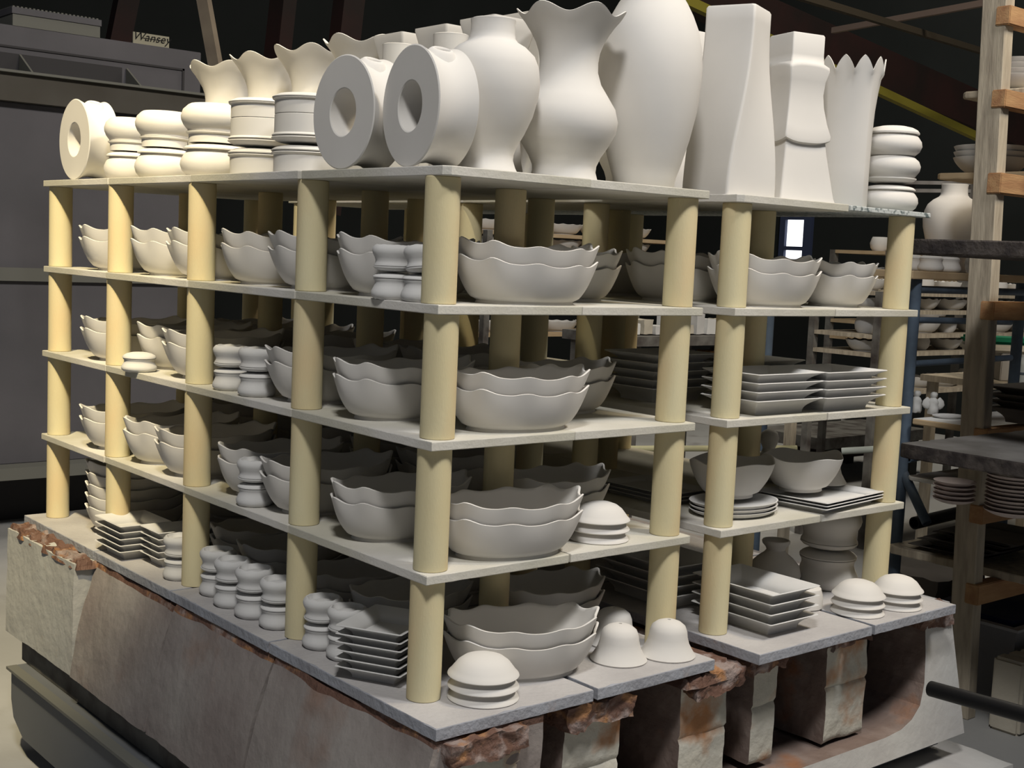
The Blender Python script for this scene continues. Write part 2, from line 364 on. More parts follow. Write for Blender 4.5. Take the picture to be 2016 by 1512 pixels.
# corrugated box on top
bx0, bx1 = 0.838, 1.279
bxt = empty('corrugated_box', (bx0, cy + .1, zT)); tag(bxt, 'grey flat box with corrugated lid on top of the kiln cabinet', 'box')
hb = 0.091
boxes('body', [(0, bx1 - bx0, 0, .5, 0, hb * .62)], M_CABT, bxt)
bl_ = boxes('lid', [(-.005, bx1 - bx0 + .005, -.006, .5, hb * .64, hb * .98)], M_CAB, bxt)
boxes('lid_ribs', [((bx1 - bx0) * k / 22, (bx1 - bx0) * (k + .5) / 22, 0, .5, hb * .98, hb * 1.05) for k in range(22)], M_CABT, bl_)
# lettered card standing on the cabinet
sx0, sx1 = 1.482, 1.684
sh = 0.057
card = empty('lettered_card', ((sx0 + sx1) / 2, cy + .16, zT)); tag(card, 'small pale card with black slanted lettering on top of the kiln cabinet', 'sign')
W2 = (sx1 - sx0) / 2; H2 = sh + .01
boxes('card', [(-W2, W2, 0, .008, 0, H2)], M_SIGN, card)
cu = bpy.data.curves.new('lettering', 'FONT'); cu.body = 'Wansey'; cu.size = .062; cu.shear = .35; cu.align_x = 'CENTER'; cu.extrude = .0008; cu.space_character = 1.05
tmp = bpy.data.objects.new('lettering_tmp', cu); COL.objects.link(tmp)
dg = bpy.context.evaluated_depsgraph_get(); tm = bpy.data.meshes.new_from_object(tmp.evaluated_get(dg)); bpy.data.objects.remove(tmp)
tm.materials.clear(); tm.materials.append(M_INK)
lt = link('lettering', tm, card, (0, -.0015, .028)); lt.rotation_euler = (math.pi / 2, 0, 0)
boxes('letter_bar', [(-W2 * .45, W2 * .72, -.0015, 0, H2 - .028, H2 - .024)], M_INK, card)

# ------------------------------------------------------------------ kiln car: masonry base
def noisy_block(name, corners_fn, nx, ny, nz, m, amp=.006, fr=9.0, seed=0, parent=None, rough_top=0.0, crust=None, front=None):
    """subdivided box; corners_fn(u,v,w in 0..1) -> point"""
    idx = {}; V = []; F = []; fm = []
    def vert(i, j, k):
        key = (i, j, k)
        if key in idx: return idx[key]
        p = Vector(corners_fn(i / nx, j / ny, k / nz))
        q = p * fr + Vector((seed * 7.3, seed * 3.1, 0))
        d = noise.noise_vector(q) * amp + noise.noise_vector(q * 4) * amp * .35
        if rough_top and k >= nz * .82:
            d += noise.noise_vector(q * 2.3) * rough_top
        V.append(p + d); idx[key] = len(V) - 1; return idx[key]
    for fx in (0, nx):
        for j in range(ny):
            for k in range(nz):
                f = [vert(fx, j, k), vert(fx, j + 1, k), vert(fx, j + 1, k + 1), vert(fx, j, k + 1)]
                F.append(tuple(f if fx else reversed(f))); fm.append(1 if crust and k >= nz * crust else 0)
    for fy in (0, ny):
        for i in range(nx):
            for k in range(nz):
                f = [vert(i, fy, k), vert(i + 1, fy, k), vert(i + 1, fy, k + 1), vert(i, fy, k + 1)]
                F.append(tuple(reversed(f) if fy else f)); fm.append(1 if crust and k >= nz * crust else 0)
    for fz in (0, nz):
        for i in range(nx):
            for j in range(ny):
                f = [vert(i, j, fz), vert(i + 1, j, fz), vert(i + 1, j + 1, fz), vert(i, j + 1, fz)]
                F.append(tuple(f if fz else reversed(f))); fm.append(1 if crust and fz else 0)
    mats = [m, M_RUST] if crust else [m]
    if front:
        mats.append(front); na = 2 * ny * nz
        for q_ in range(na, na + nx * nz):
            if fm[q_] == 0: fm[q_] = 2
    return link(name, mesh(name, V, F, mats, True, 45, fm), parent)
car = empty('kiln_car', (0.8, 1.0, 0)); car_in = Vector((-.8, -1.0, 0))
tag(car, 'long kiln car with blocky refractory base and grey steel skirt', 'kiln car')
def cpar(o):
    o.location = Vector(o.location) + car_in; o.parent = car; return o
def lerp(a, b, t): return a + (b - a) * t
# side blocks: far one proud and pale, others slope outward to the bottom
def side_fn(y0, y1, xt, xb, xi, zt, zb, bulge=.0):
    def fn(u, v, w_):
        z = lerp(zb, zt, w_); xo = lerp(xb, xt, w_) - bulge * math.sin(w_ * math.pi)
        return (lerp(xo, xi, u), lerp(y0, y1, v), z)
    return fn
cpar(noisy_block('corner_block', side_fn(1.435, 1.95, -.10, -.105, .25, .643, .335), 10, 24, 16, M_BLKL, .004, 7, 1, None, .0))
def crust_patch(name, x0, x1, y0, y1, z, h, seed, n=(16, 40)):
    nx, ny = n; V = []; F = []
    for i in range(nx + 1):
        for j in range(ny + 1):
            x, y = lerp(x0, x1, i / nx), lerp(y0, y1, j / ny); q = Vector((x * 22 + seed, y * 22, seed))
            c = noise.cell(Vector((x * 40 + seed, y * 34, 1))) 
            e = min(i, nx - i, j, ny - j)
            V.append((x + noise.noise(q) * .01, y + noise.noise(q + Vector((9, 0, 0))) * .01, z + (h * (.4 + .5 * noise.noise(q * 1.5) + .35 * c)) * (1 if e > 0 else 0) - (0 if e else .01)))
    for i in range(nx):
        for j in range(ny):
            a = i * (ny + 1) + j; F.append((a, a + ny + 1, a + ny + 2, a + 1))
    return link(name, mesh(name, V, F, M_RUST, False))
cpar(crust_patch('crust', -.10, .0, 1.42, 1.96, .640, .022, 3))
joints = [1.43, .95, .48, -.10]
for k in range(3):
    y1, y0 = joints[k] - .004, joints[k + 1] + .004
    cpar(noisy_block('side_block', side_fn(y0, y1, -.035, -.115, .22, .643, .340 + .0 * k, .012), 8, 30, 22, M_BLK, .0065, 6, 5 + k, None, .006, crust=.93))
# front: piers and receding brick walls, cast ledge with the curved end
PIERS = []
def sub(o, p): o.parent = p; return o
def pier(x0, x1, y0, y1, zt, zb, seed, m=None, top=.004, name='brick_pier'):
    def fn(u, v, w_):
        g = .005 if abs((w_ * 4 + .5) % 1 - .5) < .06 else 0
        return (lerp(x0, x1, u), lerp(y0 + g, y1, v), lerp(zb, zt, w_))
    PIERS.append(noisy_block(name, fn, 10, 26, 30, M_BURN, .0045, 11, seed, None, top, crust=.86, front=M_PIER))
    return cpar(PIERS[-1])
pier(-.03, .165, -.095, .5, .640, .30, 21)
pier(.315, .470, -.055, .6, .640, .33, 22)
pier(.655, .805, -.055, .6, .640, .33, 23)
pier(.905, .990, -.05, .6, .640, .37, 24)
pier(1.18, 1.345, -.05, .6, .640, .36, 25)
cpar(boxes('recess_back', [(-.02, 1.66, .62, .66, .30, .645)], M_DARKM))
# cast end wall with arc + ledge
arc = [(1.70, .645), (1.60, .645), (1.585, .60), (1.578, .52), (1.565, .45), (1.54, .40), (1.50, .372), (1.45, .356), (1.38, .350)]
pts = arc + [(-.02, .345), (-.02, .29), (1.74, .29)]
V = [(x, -.055, z) for x, z in pts] + [(x, .10, z) for x, z in pts]; n = len(pts)
F = [tuple(reversed(range(n))), tuple(range(n, 2 * n))] + [(i, (i + 1) % n, (i + 1) % n + n, i + n) for i in range(n)]
# taper: the ledge's foot runs out toward the viewer
V = [(x, y - (.05 * max(0, (.62 - z) / .33) if y < 0 else 0), z) for x, y, z in V]
led = link('end_casting', mesh('end_casting', V, F, [M_LEDGE, M_BURN], False, None, [0, 0] + [1 if 1 <= i <= 9 else 0 for i in range(n)])); cpar(led)
cpar(boxes('deck_floor', [(-.02, 1.6, .09, .64, .29, .352)], M_BURN))
cpar(boxes('right_side_wall', [(1.60, 1.72, .10, 1.95, .29, .645)], M_BLK, bev=.01))
cpar(crust_patch('crust', 1.50, 1.66, -.09, .05, .635, .03, 9, (18, 16)))
cpar(crust_patch('crust', .62, .80, -.10, .0, .625, .025, 12, (18, 14)))
sub(noisy_block('crust_lump', lambda u, v, w_: (lerp(.66, .815, u), lerp(-.115 + .02, .02, v), lerp(.575 + .014, .636, w_)), 20, 10, 10, M_RUST, .012, 24, 4), PIERS[2])
sub(noisy_block('crust_lump', lambda u, v, w_: (lerp(.30, .475, u), lerp(-.105 + .02, .02, v), lerp(.575 + .014, .636, w_)), 20, 10, 10, M_RUST, .012, 24, 8), PIERS[1])
sub(noisy_block('crust_lump', lambda u, v, w_: (lerp(-.02, .17, u), lerp(-.118, .02, v), lerp(.595, .640, w_)), 22, 10, 10, M_RUST, .011, 24, 15), PIERS[0])
sub(noisy_block('crust_lump', lambda u, v, w_: (lerp(.85, .985, u), lerp(-.10 + .02, .02, v), lerp(.585 + .014, .636, w_)), 20, 10, 10, M_RUST, .012, 24, 19), PIERS[3])
sub(noisy_block('crust_lump', lambda u, v, w_: (lerp(1.19, 1.345, u), lerp(-.08 + .02, .02, v), lerp(.585 + .014, .636, w_)), 20, 10, 10, M_RUST, .012, 24, 28), PIERS[4])
cpar(noisy_block('crust_lump', lambda u, v, w_: (lerp(1.56, 1.70, u), lerp(-.09 + .02, .02, v), lerp(.575 + .014, .636, w_)), 20, 10, 10, M_RUST, .012, 24, 33))
# steel chassis: ledge channel and skirt
cpar(boxes('channel', [(-.075, 1.72, -.05, 1.90, .25, .335)], M_DARKM, bev=.004))
cpar(boxes('top_flange', [(-.12, 1.74, -.03, 1.86, .235, .252)], M_SKIRT))
yF = 1.84
V = [(-.125, -.12, .255), (-.125, yF, .255), (-.125, yF + .0, .16), (-.125, yF - .02, .11), (-.125, yF - .10, .07), (-.125, -.12, .07)]
V += [(x + .012, y, z) for x, y, z in V]
F = [(0, 1, 2, 3, 4, 5), (11, 10, 9, 8, 7, 6)] + [(i, i + 6, (i + 1) % 6 + 6, (i + 1) % 6) for i in range(6)]
cpar(link('side_skirt', mesh('side_skirt', V, F, M_SKIRT, False)))
cpar(boxes('skirt_lip', [(-.14, -.11, -.12, yF, .252, .260)], M_CABT))
for yy in (.35, 1.4):
    for xx in (.15, 1.4):
        me = lathe_mesh('wheel', [(.03, -.02), (.07, -.02), (.075, .0), (.07, .03), (.03, .03)], M_DARKM, 24)
        o = link('wheel', me); o.location = (xx, yy, .075); o.rotation_euler = (0, math.pi / 2, 0); cpar(o)
cpar(boxes('bearer', [(.1, 1.5, .25, .40, .09, .25), (.1, 1.5, 1.3, 1.45, .09, .25)], M_DARKM))
# loose refractory block on the floor by the front
o = noisy_block('floor_block', lambda u, v, w_: (lerp(1.274, 1.824, u), lerp(-0.205, 0.015, v), lerp(.0, .22, w_)), 16, 8, 6, M_LEDGE, .006, 9, 41); tag(o, 'pale refractory block lying below the right end of the car', 'block')

# deck slabs -----------------------------------------------------------
def outline(x0, x1, y0, y1, c=None):
    c = c or (0, 0, 0, 0)
    return [(x0 + c[0], y0), (x1 - c[1], y0), (x1, y0 + c[1]), (x1, y1 - c[2]), (x1 - c[2], y1), (x0 + c[3], y1), (x0, y1 - c[3]), (x0, y0 + c[0])] if any(c) else [(x0, y0), (x1, y0), (x1, y1), (x0, y1)]
ROWN = ['front', 'second', 'third', 'rear']
def board(name, x0, x1, y0, y1, zt, th, m, em, label, cat, group, seed, c=None, jit=.002, ch=.0015):
    cxx, cyy = (x0 + x1) / 2, (y0 + y1) / 2
    pts = [(x - cxx, y - cyy) for x, y in outline(x0, x1, y0, y1, c)]
    me = sweep_outline(pts, 0, th, name, m, jit, seed, em, .02, ch)
    return tag(link(name, me, None, (cxx, cyy, zt - th)), label, cat, group)
dz4 = ZL[4]
seed = 100
for (sx0_, sx1_, xm_, st) in ((-.04, .705, .352, 'left'), (.815, 1.60, 1.24, 'right')):
    for c_, (x0, x1) in enumerate(((sx0_, xm_ - .006), (xm_ + .006, sx1_))):
        for r_, (y0, y1) in enumerate(((-.10, .50), (.506, .98), (.986, 1.45), (1.456, 1.985))):
            seed += 1
            if st == 'right': y0b, y1b = y0 - (.032 if r_ == 0 else 0), y1
            else: y0b, y1b = y0, y1
            zz = dz4 + (.006 if (st == 'left' and r_ == 1) else 0) * 0
            lab = '%s %s-row slab of the bottom deck, %s tower' % (('left-hand', 'right-hand')[c_], ROWN[r_], st)
            board('deck_slab', x0, x1, y0b, y1b, zz, .024, M_DECK, M_DECKE, lab, 'kiln slab', 'deck slabs of the kiln car', seed, jit=.004)

# ------------------------------------------------------------------ kiln shelves and props
SH = ['top', 'second', 'third', 'fourth']
TH = .0175
towers = {'left': (0.0, .716, [.04, .36, .678]), 'right': (.817, 1.536, [.86, 1.18, 1.50])}
for st, (x0, x1, px) in towers.items():
    xm = (x0 + x1) / 2 if st == 'left' else 1.185
    for L in range(4):
        zt = ZL[L]
        for c_ in range(2):
            for r_ in range(4):
                seed += 1
                rnd = random.Random(seed)
                a, b = (x0, xm) if c_ == 0 else (xm, x1)
                y0, y1 = [(-.0, .505), (.505, 1.005), (1.005, 1.49), (1.49, 1.962)][r_]
                dx = rnd.uniform(-.003, .003); dy = 0
                if L == 0 and st == 'left' and c_ == 0 and r_ == 0: dx, dy = .006, -.004
                if L == 0 and st == 'left' and c_ == 1 and r_ == 0: b += .002
                if L == 0 and st == 'right' and c_ == 1:
                    m_, nm = M_BATG, 'thin speckled grey kiln shelf'
                    lab = '%s of the right tower top, %s row' % (nm, ROWN[r_]); a += .03; b += .02
                    board('kiln_shelf', a, b, y0 + .0005, y1 - .0005, zt - .002, .012, m_, None, lab, 'kiln shelf', 'kiln shelves of the top layer', seed, jit=.001)
                    continue
                if L == 0 and st == 'right' and c_ == 0: a -= .0; b += .028
                c = (.012 if (c_ == 0 and r_ == 0 and L == 0) else 0, 0.003, 0.003, 0.003)
                lab = '%s %s-row kiln shelf, %s layer, %s tower' % (('left-hand', 'right-hand')[c_], ROWN[r_], SH[L], st)
                board('kiln_shelf', a + dx + .0005, b + dx - .0005, y0 + .0005 + dy, y1 - .0005 + dy, zt, TH, M_BAT, None, lab, 'kiln shelf', 'kiln shelves of the %s layer' % SH[L], seed, c, jit=.0022)
R_P = .0328
post_meshes = {}
def post_mesh(h, k):
    key = (round(h, 3), k)
    if key not in post_meshes:
        rnd = random.Random(k)
        prof = [(R_P * .62, .001), (R_P - .0015, 0), (R_P, .0015), (R_P, h * .5), (R_P, h - .0015), (R_P - .0015, h), (R_P * .62, h - .001)]
        V, F = lathe(prof, 36)
        post_meshes[key] = mesh('kiln_prop', V, F, M_POST, True, 40)
    return post_meshes[key]
COLN = {0: 'left side', 1: 'middle', 2: 'right side'}
PY = [.045, .506, 1.01, 1.49, 1.925]
gaps = ['under the top shelf', 'between second and third shelves', 'between third and fourth shelves', 'on the bottom deck']
gaps[1:1] = []
LV = ['under the top shelf', 'under the second shelf', 'under the third shelf', 'on the bottom deck']
pos_n = ['front corner', 'second from front', 'third from front', 'fourth from front', 'far corner']
mid_n = ['first', 'second', 'third', 'last']
pj = 0
for st, (x0, x1, px) in towers.items():
    for L in range(4):
        zb = ZL[L + 1]; zt = ZL[L] - TH; 
        for ci, x in enumerate(px):
            ys = PY if ci != 1 else [.24, .75, 1.25, 1.74]
            for yi, y in enumerate(ys):
                pj += 1; rnd = random.Random(pj)
                zt2 = zt + (.0035 if (L == 0 and st == 'right' and ci == 2) else 0)
                if ci == 1: lab = 'cream kiln prop %s, %s in the %s tower middle row' % (LV[L], mid_n[yi], st)
                else: lab = 'kiln prop %s, %s, %s tower %s' % (LV[L], pos_n[yi], st, COLN[ci])
                jx, jy = rnd.uniform(-.003, .003), rnd.uniform(-.003, .003)
                o = link('kiln_prop', post_mesh(zt2 - zb, pj % 3), None, (x + jx, y + jy, zb), rnd.uniform(0, 6.28))
                tag(o, lab, 'kiln prop', 'kiln props ' + LV[L])

# ------------------------------------------------------------------ bowls on the shelves
def oval_pair(x, y, L, where, rz=0.0, kind='oval', n=2, s=1.0, dz=.0325, noun='scalloped oval bowl'):
    stack('scalloped_bowl', kind, n, dz, (x, y, ZL[L]), rz, where, noun, 'bowl', 'scalloped bowls on the %s shelf' % (['top', 'second', 'third', 'fourth', 'bottom'][L]), s)
lv = {1: 'on the second shelf', 2: 'on the third shelf', 3: 'on the fourth shelf'}
edge_n = {'F': 'behind the front corner prop', 'E': 'just past the second left prop', 'D': 'between second and third left props', 'C': 'beside the third left prop', 'B': 'set back beyond the third left prop', 'A': 'beside the far left props'}
edge = {
 1: [('F', .160, .318, 0), ('E', .170, .610, 0), ('D', .163, .822, 0), ('C', .168, 1.118, 0), ('B', .163, 1.320, 0), ('A', .155, 1.650, 0)],
 2: [('F', .160, .318, 0), ('E', .170, .612, 0), ('C', .165, 1.126, 0), ('B', .205, 1.368, 0), ('A', .150, 1.620, 0)],
 3: [('F', .163, .318, 0), ('E', .168, .618, 0), ('D', .178, .845, 0), ('C', .155, 1.140, 0), ('B', .163, 1.350, 0), ('A', .150, 1.620, 0)]}
for L, rows in edge.items():
    for k, x, y, rz in rows:
        oval_pair(x, y, L, lv[L] + ', ' + edge_n[k], rz, 'oval' if k in 'FDB' else 'oval2')
oval_pair(.283, .088, 1, 'on the second shelf, right of the front corner prop')
oval_pair(.278, .092, 2, 'on the third shelf, right of the front corner prop', -.03)
oval_pair(.258, .078, 3, 'on the fourth shelf, right of the front corner prop', -.14)
oval_pair(.298, .068, 4, 'on the bottom deck, behind the front domed lids', -.36)
# second file of bowls inside the left tower
for L in (1, 2, 3):
    for k, y in enumerate((.275, .655, .865, 1.150, 1.365, 1.690)):
        if L == 1 and k in (2, 4): continue
        oval_pair(.548, y, L, '%s, %s of the inner file' % (lv[L], ['front pair', 'second pair', 'third pair', 'fourth pair', 'fifth pair', 'rear pair'][k]), 0, 'oval2' if k % 2 else 'oval', noun='shaded scalloped bowl', s=.93)
for x, y, nn, t_ in ((.255, .395, 2, 'behind the second left prop'), (.255, .605, 2, 'behind the nearest small jars'), (.255, .905, 2, 'behind the four small jar stacks'), (.290, 1.115, 2, 'behind the rectangular dishes'), (.165, 1.640, 5, 'by the far left props'),
                     (.550, .275, 2, 'front of the inner file'), (.578, .655, 2, 'second in the inner file'), (.578, .865, 2, 'third in the inner file'), (.578, 1.150, 2, 'fourth in the inner file'), (.560, 1.365, 2, 'fifth in the inner file'), (.540, 1.690, 2, 'rear of the inner file')):
    oval_pair(x, y, 4, 'on the bottom deck, %s' % t_, 0, 'oval2' if y > .7 else 'oval', n=nn, noun='shaded scalloped bowl', s=.93)
# right tower, second shelf
oval_pair(.985, .320, 1, 'on the second shelf, right tower, back left', 0)
oval_pair(1.045, .108, 1, 'on the second shelf, right tower, beside the front prop', 0)
oval_pair(1.375, .150, 1, 'on the second shelf, right tower, by the right prop', 0, 'petal', noun='fluted round bowl')
oval_pair(1.36, .365, 1, 'on the second shelf, right tower, back right', 0, noun='shaded scalloped bowl')
oval_pair(1.06, .62, 1, 'on the second shelf, right tower, third row', 0, noun='shaded scalloped bowl')

# small jars in stacks of four: jar, lid, lid, jar
ME['sjar'] = jar_mesh('small_jar', .0415, .040, M_CER2); ME['slid'] = lid_mesh('small_lid', .0385, .011, M_CER2)
ME['lidded'] = jar_mesh('small_jar', .0455, .034, M_CER2)
def lidded(name, parts, loc, rz, label, cat, grp, flip=False, tilt=0.0):
    """one jar with its lid: parts = [(part name, mesh, z, scale, part tilt)]; the whole may stand upside down"""
    e = empty(name, loc); e.rotation_euler = (math.pi + tilt if flip else tilt, 0, rz)
    for pn, me, z, s, tl in parts:
        c = link(pn, me, e, (0, 0, z)); c.scale = s if isinstance(s, tuple) else (s, s, s); c.rotation_euler = (tl, 0, 0)
    return tag(e, label, cat, grp)
def jar_stack(x, y, L, where, s=1.0, lean=0.0, rz=0.0, noun='small lidded jar', grp='small lidded jars in stacked pairs'):
    z = ZL[L]; p = [('jar_body', ME['sjar'], 0, s, 0), ('jar_lid', ME['slid'], .041 * s, s, 0)]
    lidded('small_lidded_jar', p, (x, y, z), rz, 'lower upright %s %s' % (noun, where), 'jar', grp)
    lidded('small_lidded_jar', p, (x, y + lean * .03, z + .1045 * s), rz, 'upper upside-down %s %s' % (noun, where), 'jar', grp, True, lean)
jar_stack(.034, .192, 1, 'on second shelf edge, left one of two')
jar_stack(.044, .106, 1, 'on second shelf edge, beside the front corner prop', lean=-.12, s=1.01)
jar_stack(.048, .868, 2, 'on third shelf edge, beside the third left prop', 1.0)
jar_stack(.048, .740, 2, 'on third shelf edge, right one of two', 1.05)
jar_stack(.043, .728, 3, 'on fourth shelf edge, between the left props', 1.02)
jar_stack(.035, 1.085, 4, 'on deck, beside the rectangular dishes', 1.04)
jar_stack(.046, .905, 4, 'on deck, half behind the third left prop', 1.06)
jar_stack(.030, .800, 4, 'on deck, second of the four stacks', 1.06, rz=.3)
jar_stack(.030, .695, 4, 'on deck, third of the four stacks', 1.08, rz=.5)
jar_stack(.036, .595, 4, 'on deck, nearest the second left prop', 1.04, rz=.2)
jar_stack(.042, .420, 4, 'on deck, right of the second left prop', 1.03)
jar_stack(.046, .330, 4, 'on deck, touching the rectangular dishes', 1.03, rz=.4)
# single lidded jar on the edge of shelf three
lidded('small_lidded_jar', [('jar_body', ME['lidded'], 0, 1.0, 0), ('jar_lid', lid_mesh('jar_lid', .0425, .016, M_CER2), .0345, 1.0, 0)], (.020, 1.315, ZL[2]), 0, 'single squat lidded jar standing alone on the third shelf edge', 'jar', None)

# rectangular dishes
def dish_stack(kind, n, dz, x, y, L, rz, where, noun='rectangular dish', s=1.0, grp='stacked square and rectangular dishes', z0=0.0):
    stack('stacked_dish', kind, n, dz, (x, y, ZL[L] + z0), rz, where, noun, 'dish', grp, s)
dish_stack('rectdish2', 5, .0170, .040, 1.385, 4, 1.57, 'in the left stack at the far deck end', s=1.0)
dish_stack('rectdish', 5, .0170, .105, 1.240, 4, .0, 'in the stack beside the deck-edge jars', s=1.0)
dish_stack('rectdish2', 6, .0165, .060, .205, 4, .50, 'in the stack by the front corner prop', s=1.0)
# domed lids in threes
def lid_stack(x, y, L, where, s=1.0):
    stack('stacked_lid', 'dlid', 3, .0212 * s, (x, y, ZL[L]), 0, where, 'domed lid', 'cover', 'domed lids in threes', s, .0015)
lid_stack(.136, -.012, 4, 'in front of the front corner prop', 1.05)
lid_stack(.512, .080, 3, 'on the fourth shelf beside the oval bowls', 1.0)
lid_stack(1.308, -.036, 4, 'at the right tower, left stack of two', 1.0)
lid_stack(1.448, -.054, 4, 'at the car right end beside the rear prop', .98)
for x, y, lb in ((.600, .108, 'behind the other two'), (.524, .012, 'touching the big oval bowls'), (.638, -.022, 'rightmost, at the slab edge')):
    put('bell_cover', ME['bell'], (x, y, ZL[4]), 0, 'bell-shaped cover with a small hole on the deck, %s' % lb, 'cover', 'bell-shaped covers on the deck', s=1.05)

# right tower: square plates
dish_stack('sqplate', 4, .0205, 1.045, .094, 2, 0, 'on the third shelf, left stack of the right tower', 'flared square plate')
dish_stack('sqplate', 4, .0205, 1.290, .084, 2, 0, 'on the third shelf, right stack by the prop', 'flared square plate')
dish_stack('sqplate', 5, .0205, .990, .375, 2, .03, 'on the third shelf, shaded stack at the back', 'flared square plate')
dish_stack('sqplate', 4, .0205, 1.320, .360, 2, .0, 'on the third shelf, back right shaded stack', 'flared square plate')
dish_stack('sqplate', 4, .0230, 1.003, .043, 4, 1.57, 'on the deck, right of the right tower front prop', 'flared square plate', 1.0)
dish_stack('sqplate', 4, .024, .975, .330, 4, 1.55, 'on the deck, in the shade between the towers', 'flared square plate', 1.1)
dish_stack('flatsq', 3, .0078, 1.318, .108, 3, .12, 'under the right round bowl', 'flat square plate')
dish_stack('flatov', 3, .0095, 1.008, .128, 3, 0, 'under the left round bowl', 'flat oval plate', 1.0)
dish_stack('flatsq', 3, .0095, .985, .365, 3, 1.57, 'on the fourth shelf at the back left', 'flat square plate', .8)
put('round_bowl', ME['round'], (1.046, .172, ZL[3] + .031), 0, 'wide wavy bowl on oval plates behind the right tower front prop', 'bowl', s=(1, .80, 1))
put('round_bowl', ME['round'], (1.288, .146, ZL[3] + .0305), 0, 'wide wavy bowl on flat square plates, fourth shelf of right tower', 'bowl', s=(1, .80, 1))
put('knobbed_lid', lathe_mesh('knobbed_lid', [(.075, 0), (.078, .004), (.070, .014), (.045, .028), (.020, .036), (.017, .046), (.024, .062), (.027, .075), (.022, .090), (.010, .098), (.001, .100)], M_CER, 40), (1.47, .40, ZL[3] + .043), 0, 'shaded lid with round knob behind the right wavy bowl', 'cover')  # loose lid with a round knob
put('upturned_bowl', ME['round'], (1.47, .40, ZL[3]), 0, 'upturned shaded bowl beneath the knobbed lid', 'bowl', s=(.8, .8, .45))
put('small_cone_cover', ME['bell'], (1.440, .185, ZL[3] + .030), 0, 'small bell cover right of the wavy bowl on the fourth shelf', 'cover')
put('bottle_neck_vase', lathe_mesh('bottle_neck_vase', shell([(.045, 0), (.062, .012), (.070, .035), (.064, .060), (.048, .078), (.030, .092), (.024, .100), (.027, .108), (.035, .116), (.037, .122), (.036, .126)], .004), M_CER, 48), (1.322, .238, ZL[4]), 0, 'small narrow-necked vase on the deck behind the square plates', 'vase')
put('upturned_cup', lathe_mesh('upturned_cup', [(.045, 0), (.050, .003), (.050, .03), (.044, .050), (.030, .056), (.001, .057)], M_CER, 40), (1.226, .070, ZL[4]), 0, 'plain round upturned cup touching the square plates on the deck', 'cup')
# larger round jar stack on the deck, right tower
ME['bjar'] = jar_mesh('round_jar', .088, .083, M_CER, False, 56); ME['blid'] = lid_mesh('round_lid', .080, .022, M_CER, 56)
def big_pair(x, y, z, where, R=1.0, zs=1.0):
    """upright jar + lid, then the same jar and lid turned over"""
    p = [('jar_body', ME['bjar'], 0, (R, R, zs), 0), ('jar_lid', ME['blid'], .0835 * zs, (R, R, zs), 0)]
    lidded('round_lidded_jar', p, (x, y, z), 0, 'lower upright round lidded jar %s' % where, 'jar', 'round lidded jars')
    lidded('round_lidded_jar', p, (x, y, z + .212 * zs), 0, 'upper upside-down round lidded jar %s' % where, 'jar', 'round lidded jars', True)
    return z + .2125 * zs
big_pair(1.462, .172, ZL[4], 'on the deck by the right rear prop', .94, .96)

# ------------------------------------------------------------------ the top of the load
ZT = ZL[0]
def vase_mesh(name, prof, m, n=56, th=.005, mod=None):
    V, F = lathe(shell(prof, th), n, True, True, mod); return mesh(name, V, F, m, True, 45)
ME['baluster'] = vase_mesh('baluster_vase', [(.058, 0), (.0603, .002), (.054, .014), (.0495, .028), (.0500, .038), (.0544, .052), (.069, .078), (.084, .112), (.0935, .15), (.0955, .175), (.092, .205), (.083, .226), (.066, .242), (.050, .251), (.0445, .258), (.043, .268), (.0425, .285), (.044, .293)], M_CER)
def ruf(t, i, r, z):
    k = max(0.0, (z - .225) / .105); c = math.cos(6 * t + .5)
    k = min(k, 1.05)
    return (r * (1 + .045 * c * k * k) * math.cos(t), r * (1 + .045 * c * k * k) * math.sin(t), z + .0085 * c * k * k)
ME['ruffled'] = vase_mesh('ruffled_vase', [(.068, 0), (.070, .003), (.065, .02), (.066, .032), (.074, .05), (.090, .075), (.1025, .098), (.1055, .122), (.099, .147), (.083, .172), (.068, .195), (.060, .22), (.0595, .24), (.062, .258), (.069, .277), (.080, .296), (.091, .312), (.102, .325), (.1065, .333)], M_CER, 96, .004, ruf)
ME['ovoid'] = vase_mesh('tall_ovoid_vase', [(.063, 0), (.065, .003), (.0685, .025), (.077, .05), (.0935, .108), (.1060, .168), (.1115, .225), (.1125, .260), (.109, .300), (.100, .337), (.087, .368), (.074, .392), (.067, .403), (.066, .412), (.068, .425), (.073, .435)], M_CER)
